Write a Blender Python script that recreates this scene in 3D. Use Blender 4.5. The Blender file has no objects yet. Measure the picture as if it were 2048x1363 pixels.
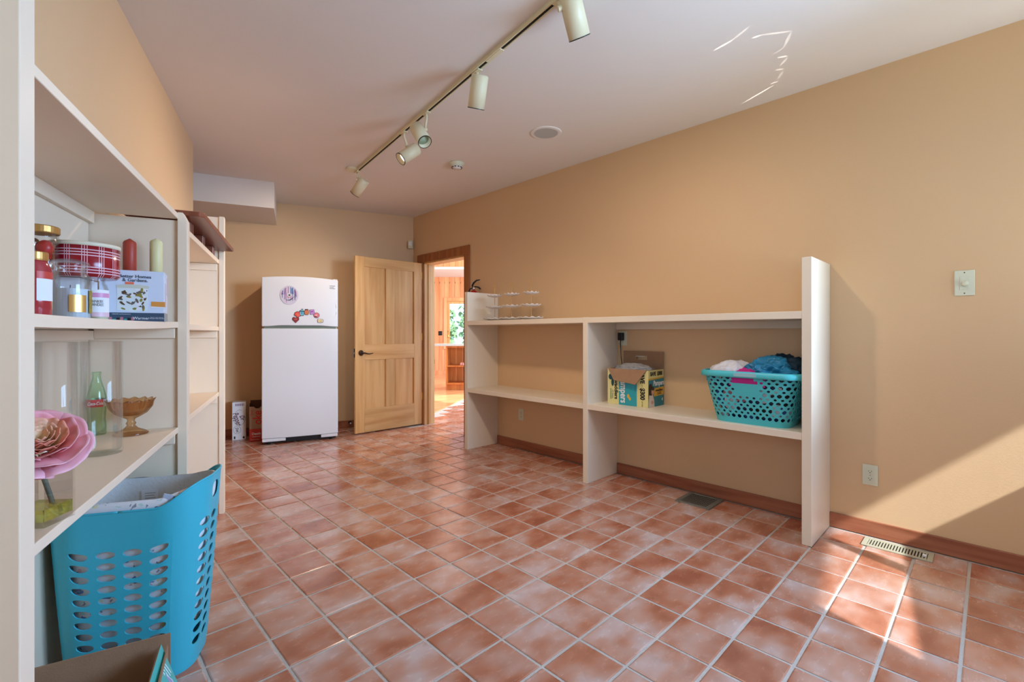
import bpy, bmesh, math, random
from mathutils import Vector, Matrix, noise
random.seed(7)
S = bpy.context.scene
COL = S.collection
PI = math.pi

# ------------------------------------------------------------------ camera
YAW = math.radians(44.3)                      # camera looks 44.3 degrees right of +Y (+Y runs along the right wall)
cam_d = bpy.data.cameras.new('camera'); cam = bpy.data.objects.new('camera', cam_d); COL.objects.link(cam)
cam.location = (0, 0, 1.14); cam.rotation_euler = (PI/2, 0, -YAW)
cam_d.sensor_width = 36; cam_d.lens = 935/2048*36; cam_d.shift_y = -15.5/2048; cam_d.clip_start = 0.02
S.camera = cam
S.view_settings.view_transform = 'Standard'; S.view_settings.look = 'None'
S.view_settings.gamma = 1; S.view_settings.use_curve_mapping = False
S.view_settings.exposure = 0.24
S.cycles.transparent_max_bounces = 40

# ------------------------------------------------------------------ sky, sun, window daylight, added fill lamps
w = bpy.data.worlds.new('sky'); S.world = w; w.use_nodes = True
wn = w.node_tree.nodes; wl = w.node_tree.links
bg = wn['Background']; bg.inputs[1].default_value = 2.1
geo = wn.new('ShaderNodeTexCoord'); sep = wn.new('ShaderNodeSeparateXYZ'); rmp = wn.new('ShaderNodeValToRGB')
wl.new(geo.outputs['Generated'], sep.inputs[0]); wl.new(sep.outputs['Z'], rmp.inputs[0]); wl.new(rmp.outputs[0], bg.inputs[0])
rmp.color_ramp.elements[0].position = 0.0; rmp.color_ramp.elements[0].color = (.48, .70, 1.0, 1)
rmp.color_ramp.elements[1].position = 0.9; rmp.color_ramp.elements[1].color = (.26, .50, 1.0, 1)

sun_d = bpy.data.lights.new('sun', 'SUN'); sun_d.energy = 7.5; sun_d.angle = 0.014; sun_d.color = (.86, .94, 1)
sun = bpy.data.objects.new('sun', sun_d); COL.objects.link(sun)
sdir = Vector((.35, .94, -.816)).normalized()
sun.rotation_euler = sdir.to_track_quat('-Z', 'Y').to_euler(); sun.location = (-2, -6, 6)

EX = Vector((1, .15, 0)).normalized(); EN = Vector((-.15, 1, 0)).normalized()   # end wall: along / into the room
def endwall(x, z, d=0.0):
    return Vector((x, -.75 + .15*(x-3.3), z)) + EN*d
Lu = Vector((.3291, .9443, 0)); Ln = Vector((.9443, -.3291, 0))       # along / away from the left wall
def LF(v, u, z=0.0): return Ln*v + Lu*u + Vector((0, 0, z))
def area(name, loc, direction, sx, sy, energy, color, spread=180):
    d = bpy.data.lights.new(name, 'AREA'); d.shape = 'RECTANGLE'; d.size = sx; d.size_y = sy; d.energy = energy; d.color = color
    d.spread = math.radians(spread)
    o = bpy.data.objects.new(name, d); COL.objects.link(o); o.location = loc
    o.rotation_euler = Vector(direction).to_track_quat('-Z', 'Y').to_euler(); return o
W1A, W1B, WSILL, WTOP = 1.67, 3.22, .975, 2.2
area('window_daylight_right', endwall((W1A+W1B)/2, (WSILL+WTOP)/2, -.14), EN+Vector((-1.1, 0, -.25)), 1.5, 1.2, 82, (.36, .62, 1), 140)
area('ceiling_fill', (2.5, -2.3, .55), Vector((2.2, 1.2, 2.6))-Vector((2.5, -2.3, .55)), 2.0, 1.0, 34, (.78, .93, 1), 120)  # added lamp, brightens the ceiling near the window from below
area('fridge_fill', (3.7, -7.6, 2.3), Vector((1.7, 5.3, .7))-Vector((3.7, -7.6, 2.3)), 1.7, 1.6, 250, (.62, .80, 1), 120)  # added lamp far outside, sends extra light through the window onto the refrigerator
area('side_fill', LF(-.79, -.45, 1.55), Ln+Lu*.25+Vector((0, 0, -.2)), 1.7, 1.2, 9, (.70, .85, 1), 160)  # added fill from behind the camera, set in a made-up side opening
KX = Vector((math.cos(YAW), -math.sin(YAW), 0)); KY = Vector((math.sin(YAW), math.cos(YAW), 0))   # axes of the wing beyond the door
area('kitchen_daylight', KY*9.5 + KX*1.6 + Vector((0, 0, 2.2)), -KX-KY*.25+Vector((0, 0, -.35)), 2.6, 1.6, 300, (1, .95, .90))

# narrow spot lamps added at the sill imitate reflected sunlight streaks on the ceiling
GL = [(2.485, 1.021, 2.463, 0.918), (2.463, 0.918, 2.411, 0.817), (2.519, 0.842, 2.524, 0.803), (2.524, 0.803, 2.601, 0.684), (2.605, 0.692, 2.72, 0.755), (2.72, 0.755, 2.745, 0.81), (2.794, 0.807, 2.819, 0.763), (2.829, 0.766, 2.892, 0.823), (2.916, 0.855, 2.941, 0.816), (2.96, 0.826, 3.032, 0.873), (3.059, 0.924, 3.06, 0.876), (3.186, 1.122, 3.088, 0.911)]
GP = [70, 22, 50, 22, 16, 12, 34, 18, 26, 14, 34, 60]
for (x0, y0, x1, y1), pw in zip(GL, GP):
    src = Vector((2.45, -.60, 1.03)); A, B = Vector((x0, y0, 2.63)), Vector((x1, y1, 2.63)); mid = (A+B)/2; d = (mid-src).normalized(); dist = (mid-src).length
    ld = bpy.data.lights.new('streak_spot', 'SPOT'); ld.energy = pw*5; ld.color = (1, .97, .93); ld.shadow_soft_size = .0; ld.spot_blend = .9
    t = (B-A); t = t - d*t.dot(d); ld.spot_size = max(.01, 2.5*math.atan(t.length/2/dist)); wd = .014/t.length
    zz = -d; xx = t.normalized(); yy = zz.cross(xx)
    lo_ = bpy.data.objects.new('streak_spot', ld); COL.objects.link(lo_)
    lo_.matrix_world = Matrix.Translation(src) @ Matrix(((xx[0], yy[0], zz[0], 0), (xx[1], yy[1], zz[1], 0), (xx[2], yy[2], zz[2], 0), (0, 0, 0, 1))) @ Matrix.Diagonal((1, wd, 1, 1))

# ------------------------------------------------------------------ helpers
MATS = {}
def new_mat(name):
    m = bpy.data.materials.new(name); m.use_nodes = True; MATS[name] = m
    return m, m.node_tree.nodes, m.node_tree.links, m.node_tree.nodes['Principled BSDF']
def sr(r, g, b):
    f = lambda c: ((c/255+.055)/1.055)**2.4 if c/255 > .04045 else c/255/12.92
    return (f(r), f(g), f(b), 1)
def mat(name, col, rough=.5, metal=0, noise_amt=0.0, noise_scale=8, bump=0.0, bump_scale=60, trans=0, ior=1.45, emit=None, alpha=1, coat=0):
    m, n, l, p = new_mat(name)
    p.inputs['Base Color'].default_value = col; p.inputs['Roughness'].default_value = rough; p.inputs['Metallic'].default_value = metal
    p.inputs['IOR'].default_value = ior; p.inputs['Coat Weight'].default_value = coat
    if trans: p.inputs['Transmission Weight'].default_value = trans
    if alpha < 1: p.inputs['Alpha'].default_value = alpha
    if emit: p.inputs['Emission Color'].default_value = emit[0]; p.inputs['Emission Strength'].default_value = emit[1]
    tc = n.new('ShaderNodeTexCoord')
    if noise_amt:
        t = n.new('ShaderNodeTexNoise'); t.inputs['Scale'].default_value = noise_scale; t.inputs['Detail'].default_value = 5
        l.new(tc.outputs['Object'], t.inputs['Vector'])
        mx = n.new('ShaderNodeMix'); mx.data_type = 'RGBA'
        mx.inputs['A'].default_value = tuple(c*(1-noise_amt) for c in col[:3])+(1,)
        mx.inputs['B'].default_value = tuple(min(1, c*(1+noise_amt)) for c in col[:3])+(1,)
        l.new(t.outputs['Fac'], mx.inputs['Factor']); l.new(mx.outputs['Result'], p.inputs['Base Color'])
    if bump:
        t = n.new('ShaderNodeTexNoise'); t.inputs['Scale'].default_value = bump_scale; t.inputs['Detail'].default_value = 4
        l.new(tc.outputs['Object'], t.inputs['Vector'])
        b = n.new('ShaderNodeBump'); b.inputs['Strength'].default_value = bump; b.inputs['Distance'].default_value = .01
        l.new(t.outputs['Fac'], b.inputs['Height']); l.new(b.outputs[0], p.inputs['Normal'])
    return m

wall_m = mat('painted_wall', sr(218, 183, 142), .55, noise_amt=.02, noise_scale=1.5, bump=.06, bump_scale=140)
ceil_m = mat('painted_ceiling', sr(226, 218, 210), .8, bump=.04, bump_scale=120)
shelf_m = mat('cream_paint', sr(232, 219, 199), .38, noise_amt=.02, noise_scale=4, bump=.05, bump_scale=25)
shelf2_m = mat('cream_paint_left', sr(238, 216, 190), .4, noise_amt=.02, noise_scale=4, bump=.05, bump_scale=25)
grout_m = mat('grout', sr(190, 180, 170), .8, noise_amt=.15, noise_scale=6, bump=.4, bump_scale=150)
white_m = mat('white_enamel', sr(226, 228, 232), .28, bump=.03, bump_scale=300, coat=.2)
dark_m = mat('dark_gap', sr(22, 20, 18), .7)
track_m = mat('ivory_metal', sr(222, 212, 178), .4)
ivory_m = mat('ivory_plastic', sr(214, 214, 190), .35)
black_m = mat('black_plastic', sr(22, 22, 24), .4)
chrome_m = mat('chrome', sr(200, 200, 205), .2, metal=1)
bronze_m = mat('dark_bronze', sr(70, 62, 58), .35, metal=.8)
brass_m = mat('brass', sr(214, 168, 90), .3, metal=.8)
teal_m = mat('teal_plastic', sr(62, 184, 204), .38, bump=.03, bump_scale=200)
teal2_m = mat('turquoise_plastic', sr(78, 192, 200), .32)
card_m = mat('brown_cardboard', sr(158, 122, 92), .8, noise_amt=.12, noise_scale=30, bump=.1, bump_scale=200)
white_paper = mat('white_paper', sr(232, 232, 235), .6)
dgreen_m = mat('grey_green_plastic', sr(110, 120, 108), .4)
def thin_glass(name, tint, edge, gloss=.10):
    m, n, l, p = new_mat(name); n.remove(p)
    lw = n.new('ShaderNodeLayerWeight'); lw.inputs['Blend'].default_value = .32
    cr = n.new('ShaderNodeMix'); cr.data_type = 'RGBA'; cr.inputs['A'].default_value = tint; cr.inputs['B'].default_value = edge
    pw = n.new('ShaderNodeMath'); pw.operation = 'POWER'; pw.inputs[1].default_value = 2.2; l.new(lw.outputs['Facing'], pw.inputs[0]); l.new(pw.outputs[0], cr.inputs['Factor'])
    t = n.new('ShaderNodeBsdfTransparent'); g = n.new('ShaderNodeBsdfGlossy'); g.inputs['Roughness'].default_value = .02; mx = n.new('ShaderNodeMixShader')
    l.new(cr.outputs['Result'], t.inputs[0]); ad = n.new('ShaderNodeMath'); ad.operation = 'MULTIPLY_ADD'; ad.inputs[1].default_value = .38; ad.inputs[2].default_value = gloss*.12
    l.new(lw.outputs['Fresnel'], ad.inputs[0]); l.new(ad.outputs[0], mx.inputs[0]); l.new(t.outputs[0], mx.inputs[1]); l.new(g.outputs[0], mx.inputs[2]); l.new(mx.outputs[0], n['Material Output'].inputs['Surface']); return m
glass_m = thin_glass('clear_glass', (.998, .999, .998, 1), (.90, .94, .92, 1))
green_glass = thin_glass('green_glass', (.90, .98, .90, 1), (.42, .72, .48, 1))
amber_glass = thin_glass('amber_glass', (.90, .72, .52, 1), (.50, .26, .12, 1), .3)
redpaint = mat('red_paint', sr(180, 30, 28), .35)

def wood_mat(name, c1, c2, scale=(1, 1, 1), rough=.4, knots=False, perpiece=.25):
    """grain runs along local Z of the texture; scale stretches it"""
    m, n, l, p = new_mat(name)
    tc = n.new('ShaderNodeTexCoord'); mp = n.new('ShaderNodeMapping'); mp.inputs['Scale'].default_value = scale
    oi = n.new('ShaderNodeObjectInfo')
    add = n.new('ShaderNodeVectorMath'); add.operation = 'ADD'
    mulr = n.new('ShaderNodeMath'); mulr.operation = 'MULTIPLY'; mulr.inputs[1].default_value = 37
    l.new(oi.outputs['Random'], mulr.inputs[0]); l.new(tc.outputs['Object'], mp.inputs[0]); l.new(mp.outputs[0], add.inputs[0]); l.new(mulr.outputs[0], add.inputs[1])
    t = n.new('ShaderNodeTexNoise'); t.inputs['Scale'].default_value = 1; t.inputs['Detail'].default_value = 6; t.inputs['Distortion'].default_value = .4
    l.new(add.outputs[0], t.inputs['Vector'])
    r = n.new('ShaderNodeValToRGB'); r.color_ramp.elements[0].position = .35; r.color_ramp.elements[0].color = c2; r.color_ramp.elements[1].position = .62; r.color_ramp.elements[1].color = c1
    l.new(t.outputs['Fac'], r.inputs[0])
    hs = n.new('ShaderNodeHueSaturation'); l.new(r.outputs[0], hs.inputs['Color'])
    mr = n.new('ShaderNodeMapRange'); mr.inputs['To Min'].default_value = 1-perpiece; mr.inputs['To Max'].default_value = 1+perpiece*.6
    l.new(oi.outputs['Random'], mr.inputs[0]); l.new(mr.outputs[0], hs.inputs['Value'])
    out = hs.outputs[0]
    if knots:
        v = n.new('ShaderNodeTexVoronoi'); v.inputs['Scale'].default_value = 3.6
        mp2 = n.new('ShaderNodeMapping'); mp2.inputs['Scale'].default_value = (1.6, 1.6, .8)
        l.new(tc.outputs['Object'], mp2.inputs[0]); l.new(mp2.outputs[0], v.inputs['Vector'])
        kr = n.new('ShaderNodeValToRGB'); kr.color_ramp.elements[0].position = .03; kr.color_ramp.elements[0].color = (.05, .015, .006, 1); kr.color_ramp.elements[1].position = .11; kr.color_ramp.elements[1].color = (1, 1, 1, 1)
        l.new(v.outputs['Distance'], kr.inputs[0])
        mx = n.new('ShaderNodeMix'); mx.data_type = 'RGBA'; mx.blend_type = 'MULTIPLY'; mx.inputs['Factor'].default_value = .9
        l.new(out, mx.inputs['A']); l.new(kr.outputs[0], mx.inputs['B']); out = mx.outputs['Result']
    l.new(out, p.inputs['Base Color']); p.inputs['Roughness'].default_value = rough
    return m
fir_m = wood_mat('fir_wood', sr(226, 180, 118), sr(206, 152, 88), (14, 14, 1.0), .4, perpiece=.10)
firh_m = wood_mat('fir_wood_across', sr(226, 180, 118), sr(204, 150, 86), (1.0, 14, 14), .4, perpiece=.10)
casing_m = wood_mat('casing_wood', sr(170, 104, 52), sr(140, 78, 34), (16, 16, 1.2), .4, perpiece=.08)
base_m = wood_mat('redwood_trim', sr(170, 106, 76), sr(138, 78, 52), (18, 1.2, 18), .42, perpiece=.10)
base2_m = wood_mat('redwood_trim_back', sr(170, 106, 76), sr(138, 78, 52), (1.2, 18, 18), .42, perpiece=.10)
pine_m = wood_mat('knotty_pine', sr(236, 162, 112), sr(218, 138, 88), (10, 10, .8), .45, knots=True, perpiece=.14)
pine2_m = wood_mat('knotty_pine_cabinet', sr(210, 128, 60), sr(180, 96, 40), (10, 10, .8), .45, knots=True, perpiece=.14)
oak_m = wood_mat('wood_floor', sr(232, 170, 120), sr(212, 146, 98), (1.2, 12, 1), .16, perpiece=.1)
mahog_m = wood_mat('mahogany', sr(150, 84, 60), sr(104, 52, 34), (9, 1.2, 9), .35, perpiece=.15)

# tile: worn terracotta with pale clouds, each tile its own shade
X0_, Y0_ = .777, .474
def tile_material():
    m, n, l, p = new_mat('terracotta_tile')
    g = n.new('ShaderNodeNewGeometry')
    at = n.new('ShaderNodeTexCoord')
    sub = n.new('ShaderNodeVectorMath'); sub.operation = 'ADD'; sub.inputs[1].default_value = (-X0_, -Y0_, 5)
    l.new(g.outputs['Position'], sub.inputs[0])
    dv = n.new('ShaderNodeVectorMath'); dv.operation = 'DIVIDE'; dv.inputs[1].default_value = (.2075, .2003, 10)
    l.new(sub.outputs[0], dv.inputs[0])
    fl = n.new('ShaderNodeVectorMath'); fl.operation = 'FLOOR'; l.new(dv.outputs[0], fl.inputs[0])
    wnz = n.new('ShaderNodeTexWhiteNoise'); wnz.noise_dimensions = '3D'; l.new(fl.outputs[0], wnz.inputs['Vector'])
    off = n.new('ShaderNodeVectorMath'); off.operation = 'MULTIPLY_ADD'; off.inputs[1].default_value = (7, 7, 7)
    l.new(wnz.outputs['Color'], off.inputs[0]); l.new(g.outputs['Position'], off.inputs[2])
    def nz(scale, detail, dist=0, stretch=None):
        t = n.new('ShaderNodeTexNoise'); t.inputs['Scale'].default_value = scale; t.inputs['Detail'].default_value = detail; t.inputs['Distortion'].default_value = dist
        if stretch:
            mp = n.new('ShaderNodeMapping'); mp.inputs['Scale'].default_value = stretch; l.new(off.outputs[0], mp.inputs[0]); l.new(mp.outputs[0], t.inputs['Vector'])
        else: l.new(off.outputs[0], t.inputs['Vector'])
        return t
    a = nz(5.5, 2, .1, (.8, 1.1, 1)); b = nz(30, 5, .1, (.6, 1.3, 1)); c = nz(90, 3)
    ra = n.new('ShaderNodeValToRGB'); e = ra.color_ramp.elements
    e[0].position = .32; e[0].color = sr(160, 92, 66); e[1].position = .80; e[1].color = sr(206, 186, 180)
    x = e.new(.44); x.color = sr(180, 114, 86); x = e.new(.60); x.color = sr(194, 148, 128)
    mixf = n.new('ShaderNodeMath'); mixf.operation = 'MULTIPLY_ADD'; mixf.inputs[1].default_value = .12
    l.new(b.outputs['Fac'], mixf.inputs[0])
    m2 = n.new('ShaderNodeMath'); m2.operation = 'MULTIPLY_ADD'; m2.inputs[1].default_value = .95; m2.inputs[2].default_value = -.01
    l.new(a.outputs['Fac'], m2.inputs[0]); 
    rr = n.new('ShaderNodeMath'); rr.operation = 'MULTIPLY_ADD'; rr.inputs[1].default_value = .14; rr.inputs[2].default_value = -.07
    l.new(wnz.outputs['Value'], rr.inputs[0])
    ad = n.new('ShaderNodeMath'); ad.operation = 'ADD'; l.new(m2.outputs[0], ad.inputs[0]); l.new(rr.outputs[0], ad.inputs[1])
    l.new(ad.outputs[0], mixf.inputs[2]); l.new(mixf.outputs[0], ra.inputs[0])
    # darker flecks
    rc = n.new('ShaderNodeValToRGB'); rc.color_ramp.elements[0].position = .22; rc.color_ramp.elements[0].color = (.55, .5, .5, 1); rc.color_ramp.elements[1].position = .62; rc.color_ramp.elements[1].color = (1, 1, 1, 1)
    b2 = nz(18, 5, .25); l.new(b2.outputs['Fac'], rc.inputs[0])
    mx = n.new('ShaderNodeMix'); mx.data_type = 'RGBA'; mx.blend_type = 'MULTIPLY'; mx.inputs['Factor'].default_value = .25
    l.new(ra.outputs[0], mx.inputs['A']); l.new(rc.outputs[0], mx.inputs['B']); l.new(mx.outputs['Result'], p.inputs['Base Color'])
    rg = n.new('ShaderNodeMapRange'); rg.inputs['To Min'].default_value = .22; rg.inputs['To Max'].default_value = .31; l.new(b.outputs['Fac'], rg.inputs[0]); l.new(rg.outputs[0], p.inputs['Roughness'])
    bm_ = n.new('ShaderNodeBump'); bm_.inputs['Strength'].default_value = .12; bm_.inputs['Distance'].default_value = .006
    l.new(a.outputs['Fac'], bm_.inputs['Height']); l.new(bm_.outputs[0], p.inputs['Normal'])
    p.inputs['Coat Weight'].default_value = .4; p.inputs['Coat Roughness'].default_value = .15
    return m
tile_m = tile_material()

def spotted(name, base, cols, scale=30, thr=.16, rough=.7):
    """white cloth printed with scattered small flowers and leaves"""
    m, n, l, p = new_mat(name); tc = n.new('ShaderNodeTexCoord'); out = None
    p.inputs['Roughness'].default_value = rough
    prev = None
    for i, c in enumerate(cols):
        mp = n.new('ShaderNodeMapping'); mp.inputs['Location'].default_value = (i*3.1, i*1.7, i*.9); mp.inputs['Scale'].default_value = (1, 1, 1+.5*(i % 2))
        nz = n.new('ShaderNodeTexNoise'); nz.inputs['Scale'].default_value = scale*1.6; 
        mxv = n.new('ShaderNodeMix'); mxv.data_type = 'VECTOR'; mxv.inputs['Factor'].default_value = .06
        l.new(tc.outputs['Object'], mp.inputs[0]); l.new(mp.outputs[0], nz.inputs['Vector']); l.new(mp.outputs[0], mxv.inputs['A']); l.new(nz.outputs['Color'], mxv.inputs['B'])
        v = n.new('ShaderNodeTexVoronoi'); v.inputs['Scale'].default_value = scale*(.6+.25*i); l.new(mxv.outputs['Result'], v.inputs['Vector'])
        lt = n.new('ShaderNodeMath'); lt.operation = 'LESS_THAN'; lt.inputs[1].default_value = thr; l.new(v.outputs['Distance'], lt.inputs[0])
        mx = n.new('ShaderNodeMix'); mx.data_type = 'RGBA'; mx.inputs['B'].default_value = c
        if prev is None: mx.inputs['A'].default_value = base
        else: l.new(prev, mx.inputs['A'])
        l.new(lt.outputs[0], mx.inputs['Factor']); prev = mx.outputs['Result']
    l.new(prev, p.inputs['Base Color']); return m
floral_m = spotted('floral_cloth', sr(236, 232, 232), [sr(226, 176, 178), sr(120, 140, 190), sr(236, 222, 170), sr(190, 220, 208), sr(150, 150, 160)], 20, .17)

def finish(name, bm, m, parent=None, smooth=False, bevel=0.0, kind=None, mods=None):
    me = bpy.data.meshes.new(name); bmesh.ops.recalc_face_normals(bm, faces=bm.faces)
    bm.to_mesh(me); bm.free()
    for x in (m if isinstance(m, (list, tuple)) else [m]): me.materials.append(x)
    if smooth:
        for f in me.polygons: f.use_smooth = True
    o = bpy.data.objects.new(name, me); COL.objects.link(o)
    if parent is not None: o.parent = parent
    if kind: o['kind'] = kind
    if bevel:
        b = o.modifiers.new('bevel', 'BEVEL'); b.width = bevel; b.segments = 2; b.limit_method = 'ANGLE'
        for f in me.polygons: f.use_smooth = False
    for t, kw in (mods or []):
        q = o.modifiers.new(t.lower(), t)
        for k_, v_ in kw.items(): setattr(q, k_, v_)
    return o
def BM(): return bmesh.new()
def box(bm, a, b, mi=0, M=None):
    (x0, y0, z0), (x1, y1, z1) = a, b
    vs = [bm.verts.new(Vector(p) if M is None else M @ Vector(p)) for p in ((x0, y0, z0), (x1, y0, z0), (x1, y1, z0), (x0, y1, z0), (x0, y0, z1), (x1, y0, z1), (x1, y1, z1), (x0, y1, z1))]
    for f in ((0, 3, 2, 1), (4, 5, 6, 7), (0, 1, 5, 4), (1, 2, 6, 5), (2, 3, 7, 6), (3, 0, 4, 7)):
        q = bm.faces.new([vs[i] for i in f]); q.material_index = mi
def prism(bm, pts, axis, a, b, mi=0, M=None):
    """polygon pts (2D) extruded along axis from a to b"""
    def P(u, v, t):
        p = {'x': (t, u, v), 'y': (u, t, v), 'z': (u, v, t)}[axis]; p = Vector(p); return p if M is None else M @ p
    A = [bm.verts.new(P(u, v, a)) for u, v in pts]; B = [bm.verts.new(P(u, v, b)) for u, v in pts]; n = len(pts)
    for f in (A[::-1], B): q = bm.faces.new(f); q.material_index = mi
    for i in range(n): q = bm.faces.new((A[i], A[(i+1) % n], B[(i+1) % n], B[i])); q.material_index = mi
def lathe(bm, prof, seg=32, M=None, mi=0, rfun=None, closed=False, cap=True):
    rings = []
    for r, z in prof:
        ring = []
        for i in range(seg):
            a = 2*PI*i/seg; rr = r if rfun is None else rfun(r, z, a)
            if isinstance(rr, tuple): rr, zz = rr
            else: zz = z
            p = Vector((rr*math.cos(a), rr*math.sin(a), zz)); ring.append(bm.verts.new(p if M is None else M @ p))
        rings.append(ring)
    pairs = list(zip(rings, rings[1:])) + ([(rings[-1], rings[0])] if closed else [])
    for A, B in pairs:
        for i in range(seg): q = bm.faces.new((A[i], A[(i+1) % seg], B[(i+1) % seg], B[i])); q.material_index = mi
    if not closed and cap:
        if prof[0][0] > 1e-5: q = bm.faces.new(rings[0][::-1]); q.material_index = mi
        if prof[-1][0] > 1e-5: q = bm.faces.new(rings[-1]); q.material_index = mi
    bmesh.ops.remove_doubles(bm, verts=bm.verts, dist=1e-6)
def tube(bm, pts, r, seg=10, mi=0, radii=None):
    pts = [Vector(p) for p in pts]; rings = []
    up = Vector((0, 0, 1))
    for i, p in enumerate(pts):
        d = (pts[min(i+1, len(pts)-1)]-pts[max(i-1, 0)]).normalized()
        a = d.cross(up); a = a.normalized() if a.length > 1e-3 else d.cross(Vector((1, 0, 0))).normalized(); b = d.cross(a)
        rr = radii[i] if radii else r
        rings.append([bm.verts.new(p + a*rr*math.cos(2*PI*k/seg) + b*rr*math.sin(2*PI*k/seg)) for k in range(seg)])
    for A, B in zip(rings, rings[1:]):
        for i in range(seg): bm.faces.new((A[i], A[(i+1) % seg], B[(i+1) % seg], B[i])).material_index = mi
    bm.faces.new(rings[0][::-1]).material_index = mi; bm.faces.new(rings[-1]).material_index = mi
def axes(origin, x, z):
    x = Vector(x).normalized(); z = Vector(z).normalized(); y = z.cross(x).normalized(); z = x.cross(y)
    return Matrix(((x[0], y[0], z[0], origin[0]), (x[1], y[1], z[1], origin[1]), (x[2], y[2], z[2], origin[2]), (0, 0, 0, 1)))
def aim(origin, z):
    z = Vector(z).normalized(); x = z.cross(Vector((0, 0, 1))); x = x if x.length > 1e-3 else Vector((1, 0, 0)); return axes(origin, x, z)
def tag(o, label, cat, group=None):
    o['label'] = label; o['category'] = cat
    if group: o['group'] = group
    return o
def thing(name, label, cat, loc=(0, 0, 0), rz=0.0, group=None):
    o = bpy.data.objects.new(name, None); COL.objects.link(o); o.empty_display_size = .05
    o.location = loc; o.rotation_euler = (0, 0, rz); return tag(o, label, cat, group)
def text(body, size, m, M, parent, sx=1.0, shear=0.0, name='lettering', align='CENTER', depth=.0003, bold=0.0, spacing=1.0):
    c = bpy.data.curves.new(name, 'FONT'); c.body = body; c.size = size; c.extrude = depth; c.shear = shear; c.align_x = align; c.align_y = 'CENTER'
    c.offset = bold; c.space_line = .85; c.space_character = spacing; c.resolution_u = 3
    tmp = bpy.data.objects.new(name, c); COL.objects.link(tmp); dg = bpy.context.evaluated_depsgraph_get()
    me = bpy.data.meshes.new_from_object(tmp.evaluated_get(dg)); bpy.data.objects.remove(tmp); bpy.data.curves.remove(c)
    me.name = name; me.materials.clear(); me.materials.append(m); o = bpy.data.objects.new(name, me); COL.objects.link(o); o.parent = parent
    o.matrix_local = M @ Matrix.Diagonal((sx, 1, 1, 1)); return o

# left-hand frame: local X = away from left wall (v), local Y = along left wall (u)
LA = math.asin(.3291); RZL = -LA
Lu = Vector((.3291, .9443, 0)); Ln = Vector((.9443, -.3291, 0))
def LF(v, u, z=0.0): return Ln*v + Lu*u + Vector((0, 0, z))
ML = Matrix.Rotation(RZL, 4, 'Z')
H = 2.63; XW = 3.29; UB = 5.98; VL = -.715

# ------------------------------------------------------------------ structure
def struct(name, bm, m, **k):
    o = finish(name, bm, m, **k); o['kind'] = 'structure'; return o
# floor (grout bed) on the near side of the slanting tile edge beyond the door
tA = Vector((3.845, 5.568, 0)); tD = Vector((.829, .559, 0)).normalized()
b = BM(); e0 = tA - tD*5.2; e1 = tA + tD*6
prism(b, [(-3.2, -3.4), (9.5, -3.4), (e1.x, e1.y), (e0.x-.0, e0.y+0.0), (-.5, 6.9), (-3.2, 6.2)][:4] + [(-3.2, 4.6)], 'z', -.06, -.0035)
floor = struct('floor', b, grout_m)
# fill under the recess behind the left wall
b = BM(); prism(b, [(-3.2, 4.6), (e0.x, e0.y), (tA.x-.4, tA.y-.27), (2.6, 6.3), (-2.4, 8.1)], 'z', -.06, -.0035)
struct('floor', b, grout_m)
tN = Vector((-tD.y, tD.x, 0))
b = BM(); 
for q in ((tA-tD*.9, tA+tD*6, 0, 6.2),):
    P = [q[0], q[1], q[1]+tN*9, q[0]+tN*9]
    prism(b, [(p.x, p.y) for p in P], 'z', -.06, .0)
struct('floor_kitchen', b, oak_m)
b = BM(); box(b, (-.02, 0, -.003), (.02, 6.5, .006), M=axes(tA-tD*.6, (-tN.x, -tN.y, 0), (0, 0, 1)))
struct('trim_1', b, oak_m, bevel=.003)

# tiles
TX, TY, GAP = .2075, .2003, .0115
X0, Y0 = .777, .474
def tile_bm(cx=0, cy=0, bm=None, lift=0):
    bm = bm or BM(); hx, hy, c = (TX-GAP)/2, (TY-GAP)/2, .004
    lo = [(-hx, -hy), (hx, -hy), (hx, hy), (-hx, hy)]; hi = [(-hx+c, -hy+c), (hx-c, -hy+c), (hx-c, hy-c), (-hx+c, hy-c)]
    A = [bm.verts.new((cx+x, cy+y, -.009)) for x, y in lo]; B = [bm.verts.new((cx+x, cy+y, -.0018+lift)) for x, y in lo]; C = [bm.verts.new((cx+x, cy+y, lift)) for x, y in hi]
    for P, Q in ((A, B), (B, C)):
        for i in range(4): bm.faces.new((P[i], P[(i+1) % 4], Q[(i+1) % 4], Q[i]))
    bm.faces.new(C); return bm
tb = tile_bm(); bmesh.ops.recalc_face_normals(tb, faces=tb.faces); tme = bpy.data.meshes.new('tile'); tb.to_mesh(tme); tb.free(); tme.materials.append(tile_m)
cands = []
for i in range(-16, 34):
    for j in range(-12, 38):
        x = X0 + (i+.5)*TX; y = Y0 + (j+.5)*TY
        u = x*Lu.x + y*Lu.y; v = x*Ln.x + y*Ln.y
        if y < -.75+.15*(x-3.3)+.02: continue
        if x < 3.42 and u > UB+.02: continue
        if v < VL-.02 and u < 4.45: continue
        if v < -2.2: continue
        if x > XW+.02 and (y < 3.2 or x < XW-.1): continue
        if (Vector((x, y, 0))-tA).dot(tN) > -.13 and x > 3.0: continue
        if x > 6.6: continue
        dz = x*KY.x + y*KY.y; r = x*KX.x + y*KX.y
        vis = dz > .9 and abs(r/dz) < 1.18 and (1.14/dz) < .82
        if x > XW and not (.02 < (1 if 1.0 < 1 else 0)+.1): pass
        if x > XW: vis = vis and (-.19 < r/dz < -.08)
        if v < -.40 and u < 3.5: vis = False
        cands.append((0 if vis else 1, dz, x, y))
cands.sort()
rest = BM(); n_ind = 0
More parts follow.
